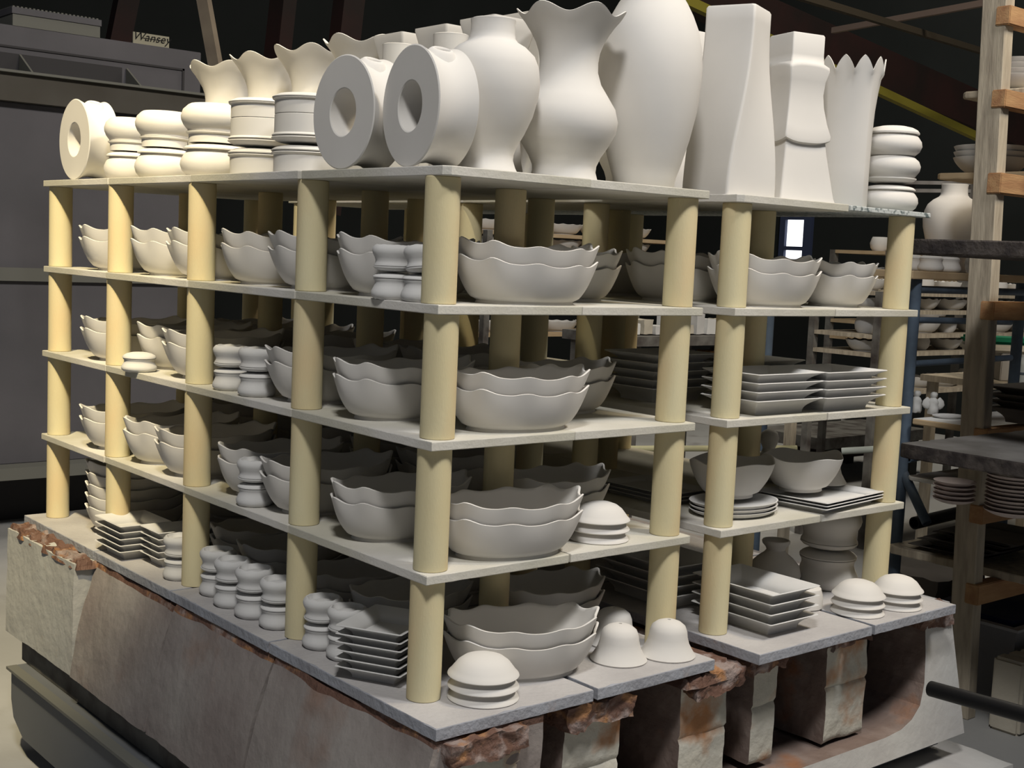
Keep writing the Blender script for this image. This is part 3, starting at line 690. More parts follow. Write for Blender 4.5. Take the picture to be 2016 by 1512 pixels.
def sq_loft(name, rows, m, q=7, th=.005, crown=None):
    """rows: (half_size, z, rot_deg, corner_r fraction)"""
    ins = [(h - th, max(z, th), r, c) for h, z, r, c in rows]; ins.reverse(); prof = rows + ins
    V, F = [], []; n = 4 * q * 2
    for idx, (h, z, rot, cr) in enumerate(prof):
        ca, sa = math.cos(math.radians(rot)), math.sin(math.radians(rot)); P = []
        r = h * cr
        for c4, (cx_, cy_, a0) in enumerate(((1, 1, 0), (-1, 1, 90), (-1, -1, 180), (1, -1, 270))):
            for jx in range(q):
                a = math.radians(a0 + 90 * jx / (q - 1)); P.append((cx_ * (h - r) + r * math.cos(a), cy_ * (h - r) + r * math.sin(a)))
            nx_, ny_ = ((-1, 1), (-1, -1), (1, -1), (1, 1))[c4]
            e0 = P[-1]; a = math.radians(a0 + 90)
            e1 = (nx_ * (h - r) + r * math.cos(a), ny_ * (h - r) + r * math.sin(a))
            for jx in range(1, q + 1):
                f = jx / (q + 1); P.append((lerp(e0[0], e1[0], f), lerp(e0[1], e1[1], f)))
        for pi, (x, y) in enumerate(P):
            zz = z
            if crown and z > crown[0]:
                ph = pi / len(P) * crown[1]; tri = 1 - abs((ph % 1) * 2 - 1); tri = tri ** .8
                k = (z - crown[0]) / (rows[-1][1] - crown[0]); zz = z - (1 - tri) * crown[2] * k
            V.append((x * ca - y * sa, x * sa + y * ca, zz))
    n = len(V) // len(prof)
    for i in range(len(prof) - 1):
        for k in range(n):
            a, b = i * n + k, i * n + (k + 1) % n; F.append((a, b, b + n, a + n))
    F.append(tuple(reversed(range(n)))); F.append(tuple(range((len(prof) - 1) * n, len(prof) * n)))
    return mesh(name, V, F, m, True, 50)
tw = []
for i in range(15):
    t = i / 14; s_ = (.0765 - (.0765 - .058) * (0.5 - .5 * math.cos(math.pi * min(1, t * 1.15))))
    tw.append((s_, .415 * t, -6 + 27 * (0.5 - .5 * math.cos(math.pi * min(1, t * 1.1))), .10))
tw += [(.0555, .420, 21, .14), (.048, .421, 21, .14)]
ME['twisted'] = sq_loft('twisted_square_vase', tw, M_CER)
wv = [(.081, 0, 0, .08), (.078, .01, 0, .08), (.070, .06, 0, .08), (.062, .11, 0, .08), (.058, .142, 0, .08), (.0665, .146, 0, .08), (.067, .155, 0, .08), (.060, .18, 0, .08), (.0525, .22, 0, .08), (.050, .25, 0, .08), (.0525, .28, 0, .08), (.0585, .303, 0, .08), (.0575, .312, 0, .08), (.048, .322, 0, .08), (.0465, .34, 0, .08), (.0465, .385, 0, .08), (.044, .389, 0, .08)]
ME['tiered'] = sq_loft('tiered_square_vase', wv, M_CER)
# the tiers' lower edges dip in the middle of each side
for v in ME['tiered'].vertices:
    z = v.co.z
    if .12 < z < .20 or .29 < z < .318:
        hx = max(abs(v.co.x), abs(v.co.y)); off = min(abs(v.co.x), abs(v.co.y)) / max(hx, 1e-4)
        v.co.z += (.010 * off ** 3 - .010) * (1 if z < .2 else -.9)
def crown_mod(t, i, r, z):
    c4 = abs(math.cos(2 * t)); q = 1 + (.13 * (1 - c4) ** 1.0 - .02) * (1 - max(0, (z - .2)) / .2)
    k = max(0.0, (z - .315) / .05)
    ph = (t / (2 * math.pi) * 11 + .3) % 1; tri = 1 - abs(ph * 2 - 1)
    tri = .45 * tri + .55 * (1 - (1 - tri) ** 2.2)
    return (r * q * math.cos(t), r * q * math.sin(t), z - (1 - tri) * .036 * min(1.0, k) if k > 0 else z)
V, F = lathe(shell([(.060, 0), (.0615, .003), (.0615, .10), (.0625, .18), (.065, .24), (.0695, .285), (.074, .315), (.0775, .333), (.0805, .349), (.083, .366)], .0035), 176, True, True, crown_mod)
ME['crown'] = mesh('crown_rim_vase', V, F, M_CER, True, 50)
ME['ojar'] = lathe_mesh('onion_jar', [(.1, .004), (.66, .003), (.72, 0), (.78, .04), (.93, .22), (1.0, .46), (.97, .68), (.88, .86), (.82, .95), (.80, 1.0), (.74, 1.0), (.72, .9), (.9, .5), (.6, .1), (.1, .08)], M_CER, 56)
for v in ME['ojar'].vertices: v.co.x *= .0745; v.co.y *= .0745; v.co.z *= .0545
ME['olid'] = lid_mesh('onion_lid', .066, .022, M_CER, 56)
put('baluster_vase', ME['baluster'], (.196, .118, ZT), 0, 'grey-white baluster vase with short straight neck beside the ring vase', 'vase')
put('ruffled_vase', ME['ruffled'], (.398, .120, ZT), .35, 'large ruffled-rim vase with rounded belly at the front edge', 'vase')
put('ovoid_vase', ME['ovoid'], (.637, .125, ZT), 0, 'tallest smooth ovoid vase reaching out of the frame', 'vase')
put('twisted_vase', ME['twisted'], (.900, .112, ZT), 0, 'tall twisted square vase with rounded top edge', 'vase')
put('tiered_vase', ME['tiered'], (1.105, .105, ZT), -.24, 'square vase with overlapping wavy tiers beside the twisted vase', 'vase')
put('crown_vase', ME['crown'], (1.330, .110, ZT - .002), .62, 'square vase with pointed leaf crown rim on the speckled shelf', 'vase')
zz_ = ZT - .002
for k, (pos_, fl, off) in enumerate((('lowest', False, 0), ('middle upside-down', True, .142), ('topmost', False, .1425))):
    lidded('round_lidded_jar', [('jar_body', ME['ojar'], 0, 1.0, 0), ('jar_lid', ME['olid'], .0548, (1, 1, .7 if k < 2 else 1.05), 0)], (1.513, .10, zz_ + off), 0, '%s round lidded jar at the right end of the top' % pos_, 'jar', 'round lidded jars', fl)
# ring vases
def ring_vase(x, y, rz, label, R=.1135, d=.085, r=.047):
    e = empty('ring_vase', (x, y, ZT)); e.rotation_euler.z = rz
    N = 72; V, F = [], []
    prof = [(r, -d / 2 + .0015), (r + .002, -d / 2), (R - .0025, -d / 2), (R, -d / 2 + .002), (R - .009, -d / 4), (R - .012, 0), (R - .009, d / 4), (R, d / 2 - .002), (R - .0025, d / 2), (r + .002, d / 2), (r, d / 2 - .0015), (r - .001, 0)]
    K = len(prof)
    for i, (rr, ax) in enumerate(prof):
        for k in range(N):
            t = 2 * math.pi * k / N
            V.append((ax, rr * math.cos(t), R + rr * math.sin(t)))
    for i in range(K):
        for k in range(N):
            a, b = i * N + k, i * N + (k + 1) % N; c, dd = ((i + 1) % K) * N + k, ((i + 1) % K) * N + (k + 1) % N
            F.append((a, c, dd, b))
    link('ring_body', mesh('ring_body', V, F, M_CER, True, 24), e)
    pr = [(.034, -.020), (.029, -.012), (.024, -.005), (.020, -.0015), (.0175, -.0005), (.0155, -.001), (.014, -.005), (.0135, -.03), (.0005, -.031)]
    V, F = lathe(pr, 28, False, True)
    sp_ = link('spout', mesh('spout', V, F, M_CER, True, 60), e, (0, -R * math.sin(.37), R + R * math.cos(.37))); sp_.rotation_euler = (.37, 0, 0)
    return tag(e, label, 'vase', 'ring vases')
ring_vase(.065, .135, -.13, 'ring vase with round hole standing at the front corner')
ring_vase(.060, .364, .0, 'ring vase with round hole, second from the front corner')
ring_vase(.062, 1.775, .0, 'ring vase with round hole at the far left end')
# stacks along the left edge
ME['cjar'] = cyl_jar_mesh('straight_jar', .080, .048, M_CER); ME['clid'] = rim_lid_mesh('rimmed_lid', .080, .024, M_CER)
def cyl_stack(x, y, where, R=1.0, zs=1.0):
    grp = 'straight-sided lidded jars'; z = ZT; S3 = (R, R, zs)
    p = [('jar_body', ME['cjar'], 0, S3, 0), ('jar_lid', ME['clid'], .041 * zs, S3, 0)]
    lidded('straight_lidded_jar', p, (x, y, z), 0, 'lower upright straight-sided jar %s' % where, 'jar', grp)
    lidded('straight_lidded_jar', p, (x, y, z + .131 * zs), 0, 'middle upside-down straight-sided jar %s' % where, 'jar', grp, True)
    q = [('jar_body', ME['cjar'], 0, (R, R, zs * .72), 0), ('jar_lid', ME['clid'], .027 * zs, (R, R, zs * .9), 0)]
    lidded('straight_lidded_jar', q, (x, y, z + .1315 * zs), 0, 'top shallow straight-sided jar %s' % where, 'jar', grp)
cyl_stack(.105, .640, 'in the stack beside the second ring vase', .98, .98)
cyl_stack(.108, .845, 'in the second straight-sided stack from the right', 1.0, .99)
ME['bulb'] = lathe_mesh('bulbous_jar', [(.02, .012), (.60, .012), (.68, 0), (.73, 0), (.80, .05), (.94, .22), (1.0, .45), (.985, .60), (.92, .78), (.84, .90), (.80, .95), (.80, 1.0), (.72, 1.0), (.72, .9), (.9, .5), (.6, .1), (.1, .08)], M_CER, 56)
for v in ME['bulb'].vertices: v.co.x *= .088; v.co.y *= .088; v.co.z *= .083
ME['collar'] = lathe_mesh('collar_ring', [(.052, 0), (.060, 0), (.0605, .018), (.066, .021), (.0665, .024), (.060, .025), (.052, .025)], M_CER, 48)
def bulb_stack(x, y, where, R=1.0, zs=1.0):
    grp = 'bulbous lidded jars'; z = ZT; p = [('jar_body', ME['bulb'], 0, (R, R, zs * .80), 0), ('jar_lid', ME['blid'], .0665 * zs, (R, R, zs * .8), 0)]
    lidded('bulbous_lidded_jar', p, (x, y, z), 0, 'lower upright bulbous jar %s' % where, 'jar', grp); z += .0842 * zs
    put('collar_ring', ME['collar'], (x, y, z), 0, 'collar ring between jars %s' % where, 'ring', 'collar rings', s=(R * 1.12, R * 1.12, zs * 1.1)); z += .0277 * zs
    lidded('bulbous_jar', [('jar_body', ME['bulb'], 0, (R, R, zs * .80), 0)], (x, y, z + .0665 * zs), 0, 'top upside-down bulbous jar %s' % where, 'jar', grp, True)
bulb_stack(.108, 1.085, 'in the largest bulbous stack', .97, 1.0)
bulb_stack(.098, 1.355, 'in the middle bulbous stack', .86, .98)
bulb_stack(.100, 1.575, 'in the smallest bulbous stack by the far ring vase', .80, .95)
# row behind
for k, (x, y) in enumerate(((.36, 1.52), (.36, 1.27), (.36, 1.04), (.36, .80))):
    put('ruffled_vase', ME['ruffled'], (x, y, ZT), .2 + k * .4, 'ruffled-rim vase in the back row, %s' % ['farthest left', 'second from left', 'third from left', 'mostly hidden behind the ring vase'][k], 'vase', 'ruffled vases in the back row')
ME['flare'] = sq_loft('flared_square_vase', [(.060, 0, 0, .1), (.052, .05, 0, .1), (.045, .15, 0, .1), (.045, .24, 0, .1), (.052, .31, 0, .1), (.064, .36, 0, .1), (.070, .385, 0, .1), (.070, .392, 0, .1)], M_CER)
ME['cylv'] = vase_mesh('cylinder_vase', [(.045, 0), (.046, .003), (.046, .20), (.046, .355), (.047, .362)], M_CER)
for k, (x, y, s_) in enumerate(((.36, 0.635, .85), (.36, 0.470, .85), (.36, 0.306, .855), (.52, 0.348, .95))):
    put('flared_square_vase', ME['flare'], (x, y, ZT), 0, 'flared square vase in the sunlit back row, %s' % ['leftmost', 'second from left', 'third, behind the baluster vase', 'behind the ruffled vase'][k], 'vase', 'flared square vases at the back', s=s_)
for k, (x, y, s_) in enumerate(((.255, 0.518, .80), (.255, 0.330, .81))):
    put('cylinder_vase', ME['cylv'], (x, y, ZT), 0, 'plain cylinder vase in front of the flared vases, %s' % ['left one', 'right one'][k], 'vase', 'cylinder vases', s=s_)
put('tiered_vase', ME['tiered'], (1.035, .42, ZT), 0, 'wavy tiered vase glimpsed between ovoid and twisted vases', 'vase', s=1.08)
put('baluster_vase', ME['baluster'], (.83, .37, ZT), 0, 'baluster vase hidden behind the ovoid vase', 'vase', s=1.05)

#@@RACKS
# ------------------------------------------------------------------ timber rack at right
def quad_post(name, x0f, x0t, w_, y0, y1, zt, m, parent=None):
    V = [(x0f, y0, 0), (x0f + w_, y0, 0), (x0f + w_, y1, 0), (x0f, y1, 0), (x0t, y0, zt), (x0t + w_, y0, zt), (x0t + w_, y1, zt), (x0t, y1, zt)]
    F = [(0, 3, 2, 1), (4, 5, 6, 7), (0, 1, 5, 4), (1, 2, 6, 5), (2, 3, 7, 6), (3, 0, 4, 7)]
    me = mesh(name, V, F, m, False)
    bm = bmesh.new(); bm.from_mesh(me); bmesh.ops.bevel(bm, geom=bm.edges[:], offset=.003, segments=1, affect='EDGES'); bm.to_mesh(me); bm.free()
    return link(name, me, parent)
rk = empty('timber_rack', (2.7, .45, 0)); tag(rk, 'weathered notched timber rack post with short brown arms at right', 'rack')
RO = Vector((-2.7, -.45, 0))
def rpar(o): o.parent = rk; o.location = Vector(o.location) + RO; return o
PXF = 2.596; PXT = 2.494; PZT = 1.989
kx = (PXT - PXF) / PZT
rpar(quad_post('post', PXF, PXF + kx * 2.7, .052, .37, .455, 2.7, M_WOOD))
rpar(quad_post('post', 3.60, 3.60 + kx * 2.7, .052, .37, .455, 2.7, M_WOOD))
ARM = [(2.370, 2.311), (2.110, 2.054), (1.847, 1.781), (1.432, 1.371), (1.010, 0.959), (0.750, 0.688), (0.479, 0.409)]
for zt, zb in ARM:
    xx = PXF + kx * zt
    rpar(boxes('arm', [(xx - .004, 3.64, .352, .402, zb, zt)], M_WOODN, bev=.003))
def rboard(name, x0, x1, y0, y1, zt, th, m, em, label, seed, cat='board', grp='boards lying on the timber rack', c=(.02, .02, .02, .02), jit=.006):
    me = sweep_outline([(x - (x0 + x1) / 2, y - (y0 + y1) / 2) for x, y in outline(x0, x1, y0, y1, c)], 0, th, name, m, jit, seed, em, .03, .004)
    return tag(link(name, me, None, ((x0 + x1) / 2, (y0 + y1) / 2, zt - th)), label, cat, grp)
xb = 2.68
rboard('rack_board', 2.622, 3.45, -.9, .60, ARM[1][0] + .022, .022, M_WOOD, None, 'pale board on the timber rack near the top of the picture', 900)
rboard('rack_board', 2.727, 3.45, -.9, .74, ARM[2][0] + .022, .022, M_PLY, None, 'pale plywood board on the timber rack under the bowl stack', 901)
rboard('rack_board', 2.781, 3.45, -.9, .80, ARM[5][0] + .016, .016, M_DUSTB, M_WHITE, 'thin pale board on the timber rack under the pink plates', 902)
rboard('rack_board', 2.72, 3.45, -.9, .82, ARM[6][0] + .028, .028, M_WOOD, None, 'low pale board on the timber rack under the dark trays', 903)
# near dark boards carried by their own stand outside the right edge
st = empty('board_stand', (2.45, -.35, 0)); tag(st, 'dark stand carrying the two thick dark boards at right', 'stand')
SO = Vector((-2.45, .35, 0))
for xx, yy in ((2.815, -.315), (2.815, -1.115)):
    o = boxes('upright', [(xx, xx + .06, yy - .03, yy + .03, 0, 1.56)], M_WOODD); o.parent = st; o.location = SO
for zt in (1.018 - .043, 1.608 - .043):
  for yq in (-.315, -1.115):
    o = boxes('bearer', [(2.3, 2.815, yq - .03, yq + .03, zt - .06, zt - .001)], M_WOODD); o.parent = st; o.location = SO
zb1 = 1.608; zb2 = 1.018
rboard('thick_board', 1.752, 2.80, -1.3, .26, zb1, .042, M_WOODD, None, 'thick dark rough board crossing in front of the timber post, upper one', 904, grp='thick dark boards at right', c=(.03, .03, .03, .03), jit=.008)
rboard('thick_board', 1.889, 2.80, -1.3, .26, zb2, .042, M_DUSTB, M_WOODD, 'thick dark dusty board under the dark square plates, lower one', 905, grp='thick dark boards at right', c=(.01, .01, .01, .01), jit=.008)
cxp, cyp = 2.841, 0.311
for k in range(4):
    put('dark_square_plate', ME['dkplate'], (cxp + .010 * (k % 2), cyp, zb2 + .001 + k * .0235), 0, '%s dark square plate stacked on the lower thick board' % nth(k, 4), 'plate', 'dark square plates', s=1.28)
# bowls and plates on the timber rack
ME['wide'] = bowl_mesh('wide_bowl', .13, .13, .060, 2, 0, 0, .5, M_CREAM if False else M_CER)
ME['pplate'] = bowl_mesh('pink_plate', .085, .085, .020, 2, 0, 0, .5, M_PINK, th=.003)
bx_, by_ = 2.889, 0.620
for k in range(3): put('wide_bowl', ME['wide'], (bx_, by_, ARM[2][0] + .0225 + k * .020), 0, '%s wide cream bowl stacked behind the timber post' % nth(k, 3), 'bowl', 'wide bowls on the timber rack', s=1.0)
bx_ = 2.716
for k in range(4): put('wide_bowl', ME['wide'], (bx_, .45, ARM[1][0] + .0225 + k * .018), 0, '%s wide bowl at the top right, right of the timber post' % nth(k, 4), 'bowl', 'wide bowls at top right', s=.8)
bx_, by_ = 2.404, 0.152
by_ = by_ + .02
for k in range(10): put('pink_plate', ME['pplate'], (bx_ + .003 * (k % 3), by_, ARM[5][0] + .017 + k * .0125), 0, '%s pinkish plate in the tall plate stack under the thick board' % (nth(k, 10) if k in (0, 9) else ORD[k - 0] + ' from bottom' if k < 8 else 'ninth from bottom'), 'plate', 'pinkish plates', s=1.0)
for k in range(5): put('pink_plate', ME['pplate'], (bx_ + .03, by_ + .22, ARM[5][0] + .017 + k * .0145), 0, '%s small pinkish plate in the short stack touching the timber post' % nth(k, 5), 'plate', 'pinkish plates behind', s=.8)
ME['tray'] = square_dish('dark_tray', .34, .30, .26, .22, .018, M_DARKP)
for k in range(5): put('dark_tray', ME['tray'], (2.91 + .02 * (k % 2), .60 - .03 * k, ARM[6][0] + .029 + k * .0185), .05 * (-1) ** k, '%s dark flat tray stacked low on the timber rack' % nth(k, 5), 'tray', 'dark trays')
# ------------------------------------------------------------------ blue-grey pipe rack behind
pr_ = empty('pipe_rack', (2.871, 0.833, 0.374)); tag(pr_, 'blue-grey steel pipe rack standing behind the right end of the car', 'rack')
def pp(o): 
    o.location = Vector(o.location) - Vector(pr_.location); o.parent = pr_; return o
bpx, bpy_ = 2.808, 0.835
pp(tube('pole', (bpx, bpy_, 0.0), (bpx, bpy_, 1.50), .0225, M_BLUE))
pp(tube('pole', (bpx + .85, bpy_ + .05, 0), (bpx + .85, bpy_ + .05, 1.50), .0225, M_BLUE))
pp(tube('pole', (bpx + .1, bpy_ + .75, 0), (bpx + .1, bpy_ + .75, 1.50), .0225, M_BLUE))
for (u_, a, b) in ((0, (2.844, 0.853, 1.339), (3.401, 0.778, 1.336)), (1, (2.832, 0.842, 1.176), (3.397, 0.763, 1.196)), (2, (2.810, 0.812, 0.821), (3.574, 0.831, 0.856)), (3, (2.864, 0.800, 0.577), (3.473, 0.753, 0.618))):
    pp(tube('rail', a, b, (.012, .012, .013, .024)[u_], M_BLUE if u_ < 3 else M_BLACK))
pp(tube('foot_brace', (2.812, 0.830, 0.770), (2.768, 0.688, 0.608), .018, M_BLUE))
pp(tube('rail', (bpx, bpy_, 1.498-.045), (bpx + 1.0, bpy_ + .02, 1.498-.045), .014, M_BLUE))
zt_ = 1.521; xt_ = 2.730
rboard('tan_board', xt_, 3.75, .80, 1.20, zt_, .030, M_PLY, None, 'tan plywood board holding lidded pots and a big vase behind the car', 906, grp='boards on the pipe rack', c=(.003,) * 4, jit=.001)
put('baluster_vase', ME['baluster'], (3.255, .98, zt_), 0, 'large brownish-lit baluster vase behind the timber post', 'vase', s=1.18)
def lidded_pot(x, y, z, label, s=1.0):
    e = empty('lidded_pot', (x, y, z)); e.scale = (s, s, s)
    link('pot_body', ME['bjar'], e, (0, 0, 0)); e.children[0].scale = (.55, .55, .55) if e.children else (1, 1, 1)
    link('pot_lid', ME['blid'], e, (0, 0, .046)); [c for c in e.children if c.name.startswith('pot_lid')][0].scale = (.52, .52, .7)
    return tag(e, label, 'pot', 'lidded pots on the tan board')
for u_, x, y, lb in ((0, 2.921, .85, 'left bright lidded pot on the tan board behind the car'), (1, 3.038, .85, 'second lidded pot on the tan board, half in shade'), (2, 2.998, .98, 'lidded pot on the tan board mostly behind the kiln prop')):
    lidded_pot(x, y, zt_ + .001, lb)
lp = put('round_jar', ME['sjar'], (3.038, .85, zt_ + .065), 0, 'small round jar on top of the shaded lidded pot', 'jar')
zw = 0.980
rboard('white_board', 2.784, 3.514, 0.311, 0.791, zw, .022, M_WHITE, M_PLY, 'white-dusted board with two small plaster figures', 907, grp='boards on the pipe rack', c=(.003,) * 4, jit=.001)
def figurine(x, y, z, label, wings):
    V, F = lathe([(.018, 0), (.020, .01), (.019, .03), (.016, .045), (.018, .055), (.014, .068), (.009, .073), (.013, .080), (.0135, .090), (.009, .098), (.001, .100)], 20, True, True, lambda t, i, r, z_: (r * (1 + .15 * math.sin(3 * t + i)) * math.cos(t), r * (1 + .15 * math.cos(2 * t + i * 2)) * math.sin(t), z_))
    if wings:
        for sgn in (-1, 1):
            W_, G_ = lathe([(.001, 0), (.010, .008), (.015, .022), (.012, .040), (.004, .052), (.001, .056)], 12)
            b = len(V); V += [(x_ * 1.3 + sgn * .024, y_ * .5, z_ + .02) for x_, y_, z_ in W_]; F += [tuple(b + q for q in f) for f in G_]
    me = mesh('figurine', V, F, M_WHITE, True, 60)
    return tag(link('figurine', me, None, (x, y, z), -.7), label, 'figurine', 'plaster figures')
for (a_, lb, wg) in (((2.973, 0.898), 'slim white plaster figure on the white board', False), ((2.998, 0.842), 'wider winged white plaster figure on the white board', True)):
    o = figurine(a_[0], a_[1], zw, lb, wg); o.scale = (1.0, 1.0, .85)
put('flat_dish', ME['flatov'], (2.958, 0.748, zw), 0, 'flat white dish beside the plaster figures', 'dish', s=.6)
# ------------------------------------------------------------------ far racks with ware
ME['fbowl'] = bowl_mesh('ribbed_bowl', .10, .10, .062, 12, .04, .003, .55, M_CER2, n=72)
ME['fcup'] = lathe_mesh('plain_pot', [(.04, 0), (.055, .02), (.06, .05), (.05, .08), (.045, .09), (.04, .088), (.05, .05), (.03, .01)], M_CER2, 24)
ME['foval'] = bowl_mesh('ribbed_oval_bowl', .14, .10, .062, 12, .04, .003, .6, M_CER2, n=72)
def far_rack(name, x0, x1, y, zs, label, m, where, kinds, pitch, dep=.38, items=True, legs=True):
    e = empty(name, (x0, y, 0)); tag(e, label, 'rack')
    for k, z in enumerate(zs):
        boxes('shelf_board', [(0, x1 - x0, 0, dep, z - .022, z)], m, e)
    if legs:
        for lx in (0.0, (x1 - x0) - .05):
            for ly in (-.042, dep + .002): boxes('leg', [(lx, lx + .04, ly, ly + .04, 0, max(zs))], M_DARKM, e)
    rnd = random.Random(len(name) + int(x0 * 10)); 
    names = ['top', 'second', 'third', 'fourth', 'fifth']
    for k, z in enumerate(zs):
        x = x0 + .12; i = 0
        while x < x1 - .1:
            kd = kinds[(i + k) % len(kinds)]; i += 1
            if kd: put('ribbed_bowl' if kd != 'fcup' else 'plain_pot', ME[kd], (x, y + .13, z + .001), rnd.uniform(0, 3) if kd == 'fbowl' else 0, 'small grey %s on the %s, %s board, place %s from left' % ('bowl' if kd != 'fcup' else 'pot', where, names[k], ['first', 'second', 'third', 'fourth', 'fifth', 'sixth', 'seventh', 'eighth', 'ninth', 'tenth', 'eleventh', 'twelfth'][i - 1]), 'bowl' if kd != 'fcup' else 'pot', 'ware on the ' + where)
            x += pitch
far_rack('ware_rack', 4.55, 6.75, 2.20, [1.403, 1.302, 1.169, 1.069, 0.852], 'distant ware rack with many bowls behind the pipe rack', M_WOOD, 'middle ware rack', ['fbowl', 'foval', 'fcup'], .27)
far_rack('ware_rack', 5.650, 6.550, 2.9, [1.637, 1.471, 1.187, 1.081], 'distant ware rack seen through the second opening of the right tower', M_PLY, 'right opening rack', ['fcup', 'foval', 'foval'], .32)
far_rack('ware_rack', 3.2, 4.9, 3.9, [1.645, 1.548, 1.055], 'distant ware rack glimpsed between the kiln props of the left tower', M_PLY, 'left opening rack', ['foval', 'foval', 'foval'], .30)
ZR_ = 1.403 + .001
o = empty('pale_rail_frame', (5.005, 2.341, 2.006)); tag(o, 'two pale horizontal rails right of the round jar stack', 'rail')
for a_, b_ in (((4.962, 2.378, 2.012), (5.773, 2.161, 2.057)), ((4.960, 2.373, 1.967), (5.772, 2.156, 2.012))):
    q_ = bar('rail', a_, b_, .03, .020, M_DUSTB, None); q_.location = Vector(q_.location) - Vector(o.location); q_.parent = o
q_ = boxes('rail_leg', [(0, .04, 0, .04, ZR_ - o.location.z, .05)], M_DARKM, o, (.45, -.12, 0))
q_ = boxes('rail_leg', [(0, .04, 0, .04, ZR_ - o.location.z, .05)], M_DARKM, o, (.05, .02, 0))
# work bench with plaster moulds seen through the right tower
wb = empty('work_bench', (4.0, 2.75, 0)); tag(wb, 'cluttered dark work bench far behind the right tower', 'bench')
bz = 1.124
boxes('bench_top', [(-.7, .25, 0, .55, bz - .05, bz)], M_DARKM, wb)
for lx in (-.68, .18): [boxes('leg', [(lx, lx + .05, ly, ly + .05, 0, bz - .05)], M_DARKM, wb) for ly in (.02, .45)]
boxes('lower_shelf', [(-.7, .25, 0, .55, bz - .26, bz - .23)], M_WOOD, wb)
for k in range(9):
    rnd = random.Random(k + 50); x = 3.37 + k * .10
    o = noisy_block('plaster_mould', lambda u, v, w_, s_=rnd.uniform(.06, .092), h_=rnd.uniform(.04, .11): (lerp(-s_ / 2, s_ / 2, u), lerp(-.05, .05, v), lerp(0, h_, w_)), 6, 5, 5, [M_WHITE, M_CREAM, M_CER2][k % 3], .006, 14, k)
    o.location = (x, 2.87, bz + .006); tag(o, '%s plaster mould block from left on the cluttered bench' % ['first', 'second', 'third', 'fourth', 'fifth', 'sixth', 'seventh', 'eighth', 'ninth'][k], 'mould', 'plaster moulds on the bench')
for k in range(6):
    o = noisy_block('mould_box', lambda u, v, w_: (lerp(-.05, .05, u), lerp(-.05, .05, v), lerp(0, .12 + .01 * (k % 3), w_)), 4, 4, 4, [M_CREAM, M_WOODN, M_DARKM][k % 3], .004, 14, k + 20)
    o.location = (3.62 + k * .115, 2.93, bz - .224); tag(o, '%s small box from left on the lower bench shelf' % ['first', 'second', 'third', 'fourth', 'fifth', 'sixth'][k], 'box', 'boxes under the bench')
o = tube('rolled_sheet', (3.32, 2.80, bz - .205), (3.62, 2.80, bz - .205), .022, mat('pale_green_roll', (.34, .38, .31), .8)); tag(o, 'pale green roll lying under the cluttered bench top', 'roll')
# trolley tyre, floor pipes, timber leg
me = lathe_mesh('tyre', [(.10, -.05), (.12, -.06), (.20, -.06), (.225, -.03), (.225, .03), (.20, .06), (.12, .06), (.10, .05)], M_RUBB, 40, cap0=False, cap1=False)
ty = link('tyre', me); ty.location = (8.065, 5.117, .225); ty.rotation_euler = (math.pi / 2, 0, -.5); tag(ty, 'black rubber tyre standing on the floor far behind', 'wheel')
hub = link('hub', lathe_mesh('hub', [(.02, -.03), (.09, -.04), (.105, -.05), (.105, .05), (.09, .04), (.02, .03)], M_DARKM, 32), ty)
pp(tube('rail', (2.705, 1.033, 0.827), (2.847, 0.814, 0.866), .013, mat('pale_pipe', (.42, .45, .40), .6)))
tl = (3.452, 1.855, 0.869); te = empty('pipe_trestle', (tl[0], tl[1], 0)); tag(te, 'timber leg with a yellowish pipe behind the wavy bowls', 'trestle')
pz = 0.676
boxes('leg', [(-.02, .02, -.02, .02, 0, tl[2] + .15)], M_WOOD, te); boxes('leg', [(-.95, -.91, .55, .59, 0, pz)], M_WOOD, te)
tube('pipe', (.01, -.035, pz), (-.95, .57, pz - .03), .014, mat('pale_pipe_yellow', (.42, .40, .24), .6), te)
# far floor trolley (dark)
tr = empty('trolley', (6.35, 3.80, 0)); tag(tr, 'low dark trolley on the floor beyond the right tower', 'trolley')
boxes('bed', [(-.4, .9, -.3, .3, .26, .34)], M_DARKM, tr); boxes('frame', [(-.4, .9, -.02, .02, .12, .26)], M_RED, tr)
for xx in (-.3, .7): 
    for yy in (-.3, .26): boxes('wheel_block', [(xx, xx + .09, yy, yy + .05, 0, .26)], M_RUBB, tr)
# ------------------------------------------------------------------ lower right corner
pb = (0.598, -0.679, 0.796); pe = (0.573, -0.919, 0.814)
hp = empty('black_handle_bar', (pb[0], pb[1], pb[2])); tag(hp, 'thick black round bar poking in at the lower right', 'bar')
tb = tube('bar', pb, (pb[0] + (pe[0] - pb[0]) * 2.2, pb[1] + (pe[1] - pb[1]) * 2.2, pb[2] + (pe[2] - pb[2]) * 2.2), .0135, M_BLACK, hollow=False); tb.location = (0, 0, 0); tb.parent = hp
o = boxes('bar_stand', [(-.02, .02, -.02, .02, -pb[2], -.0)], M_BLACK, hp, ((pe[0] - pb[0]) * 2.1, (pe[1] - pb[1]) * 2.1, (pe[2] - pb[2]) * 2.1)); 
brx, bry = 2.578, 0.283
for k in range(5):
    o = boxes('cream_brick', [(-.033, .033, -.055, .055, 0, 0.251)], M_CREAM, None, (brx + .045 + k * .069, bry - .045 - k * .004, 0), bev=.010)
    tag(o, '%s upright cream brick from left at the lower right' % ['first', 'second', 'third', 'fourth', 'fifth'][k], 'brick', 'upright cream bricks')
bn = empty('grey_bin', (2.98, .47, 0)); tag(bn, 'grey open bin on the floor behind the cream bricks', 'bin')
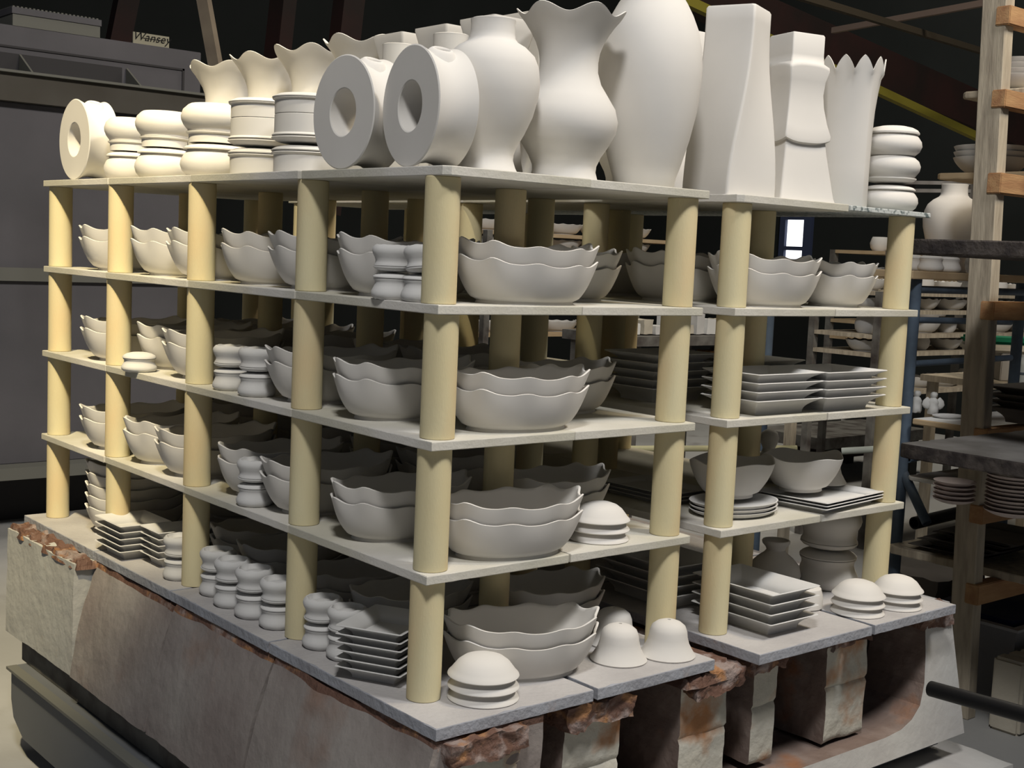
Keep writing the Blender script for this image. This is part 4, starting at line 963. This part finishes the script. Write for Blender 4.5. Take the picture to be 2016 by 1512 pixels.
boxes('bin_walls', [(-.22, .5, -.16, -.145, 0, .30), (-.22, .5, .20, .215, 0, .30), (-.22, -.205, -.145, .20, 0, .30), (.485, .5, -.145, .20, 0, .30), (-.205, .485, -.145, .20, 0, .02)], mat('bin_grey', (.20, .20, .21), .7), bn)
boxes('bin_rim', [(-.235, .515, -.175, -.145, .30, .31), (-.235, -.205, -.145, .215, .30, .31)], mat('bin_rim', (.35, .35, .36), .7), bn)
o = noisy_block('navy_bag', lambda u, v, w_: (lerp(-.18, .45, u), lerp(-.12, .17, v), lerp(.05, .325, w_)), 14, 10, 6, M_NAVY, .02, 6, 61); o.location = (2.98, .47, 0); tag(o, 'navy plastic bag lying inside the grey bin', 'bag')
o = boxes('dark_crate', [(0, .4, 0, .3, 0, .46)], M_DARKP, None, (3.55, .56, 0), bev=.01); tag(o, 'tall dark crate behind the grey bin', 'crate')
o = tube('navy_pump', (3.35, .72, .0), (3.35, .72, .40), .02, M_NAVY); tag(o, 'navy upright tube standing between bin and crate', 'tube')
o = noisy_block('dark_sack', lambda u, v, w_: (lerp(0, .36, u), lerp(0, .3, v), lerp(0, .34, w_)), 10, 10, 8, M_DARKP, .03, 6, 63); o.location = (3.02, .78, 0); tag(o, 'slumped dark sack on the floor left of the dark crate', 'sack')
# side table with green cloth, box and bottle
tz = 1.026; tx, ty_ = 4.425, 1.320
tb = empty('side_table', (tx, ty_, 0)); tag(tb, 'side table behind the timber post holding a grey box', 'table')
boxes('table_top', [(-.3, .9, -.3, .3, tz - .03, tz)], M_WOOD, tb)
for lx, ly in ((-.27, -.27), (.84, -.27), (-.27, .24), (.84, .24)): boxes('leg', [(lx, lx + .04, ly, ly + .04, 0, tz - .03)], M_WOOD, tb)
o = boxes('switch_box', [(-.12, .12, -.1, .1, 0, 0.129)], mat('box_pale_grey', (.36, .34, .31), .7), None, (tx - .03, ty_ - .05, tz), -.7, .004); tag(o, 'pale grey box with small label plate right of the timber post', 'box')
boxes('label_plate', [(-.02, .02, -.105, -.10, .03, .09)], M_DARKM, o)
o = boxes('beige_bundle', [(-.2, .5, -.1, .1, 0, .040)], M_CREAM, None, (tx - .08, ty_ - .02, tz + .13), -.7, .012); tag(o, 'beige folded bundle on the pale grey box', 'bundle')
o = boxes('green_cloth', [(-.2, .5, -.1, .1, 0, .032)], M_GREEN, None, (tx - .08, ty_ - .02, tz + .171), -.7, .012); tag(o, 'dark green folded cloth on top of the beige bundle', 'cloth')
bt = empty('water_bottle', (4.185, 1.131, tz)); tag(bt, 'clear plastic bottle with blue band at the right edge', 'bottle')
link('bottle_body', lathe_mesh('bottle_body', [(.03, 0), (.033, .01), (.033, .09), (.030, .10), (.013, .125), (.012, .135)], M_BOTT, 28), bt)
link('bottle_band', lathe_mesh('bottle_band', [(.0335, .045), (.034, .046), (.034, .056), (.0335, .057)], M_BLUE, 28), bt)
#@@END
dup = {k: v for k, v in LABELS.items() if len(v) > 1}
if dup: print('DUPLICATE LABELS', dup)
longl = [k for k in LABELS if not 4 <= len(k.replace('-', ' ').split()) <= 18]
if longl: print('LONG', longl)
print('things', sum(len(v) for v in LABELS.values()))
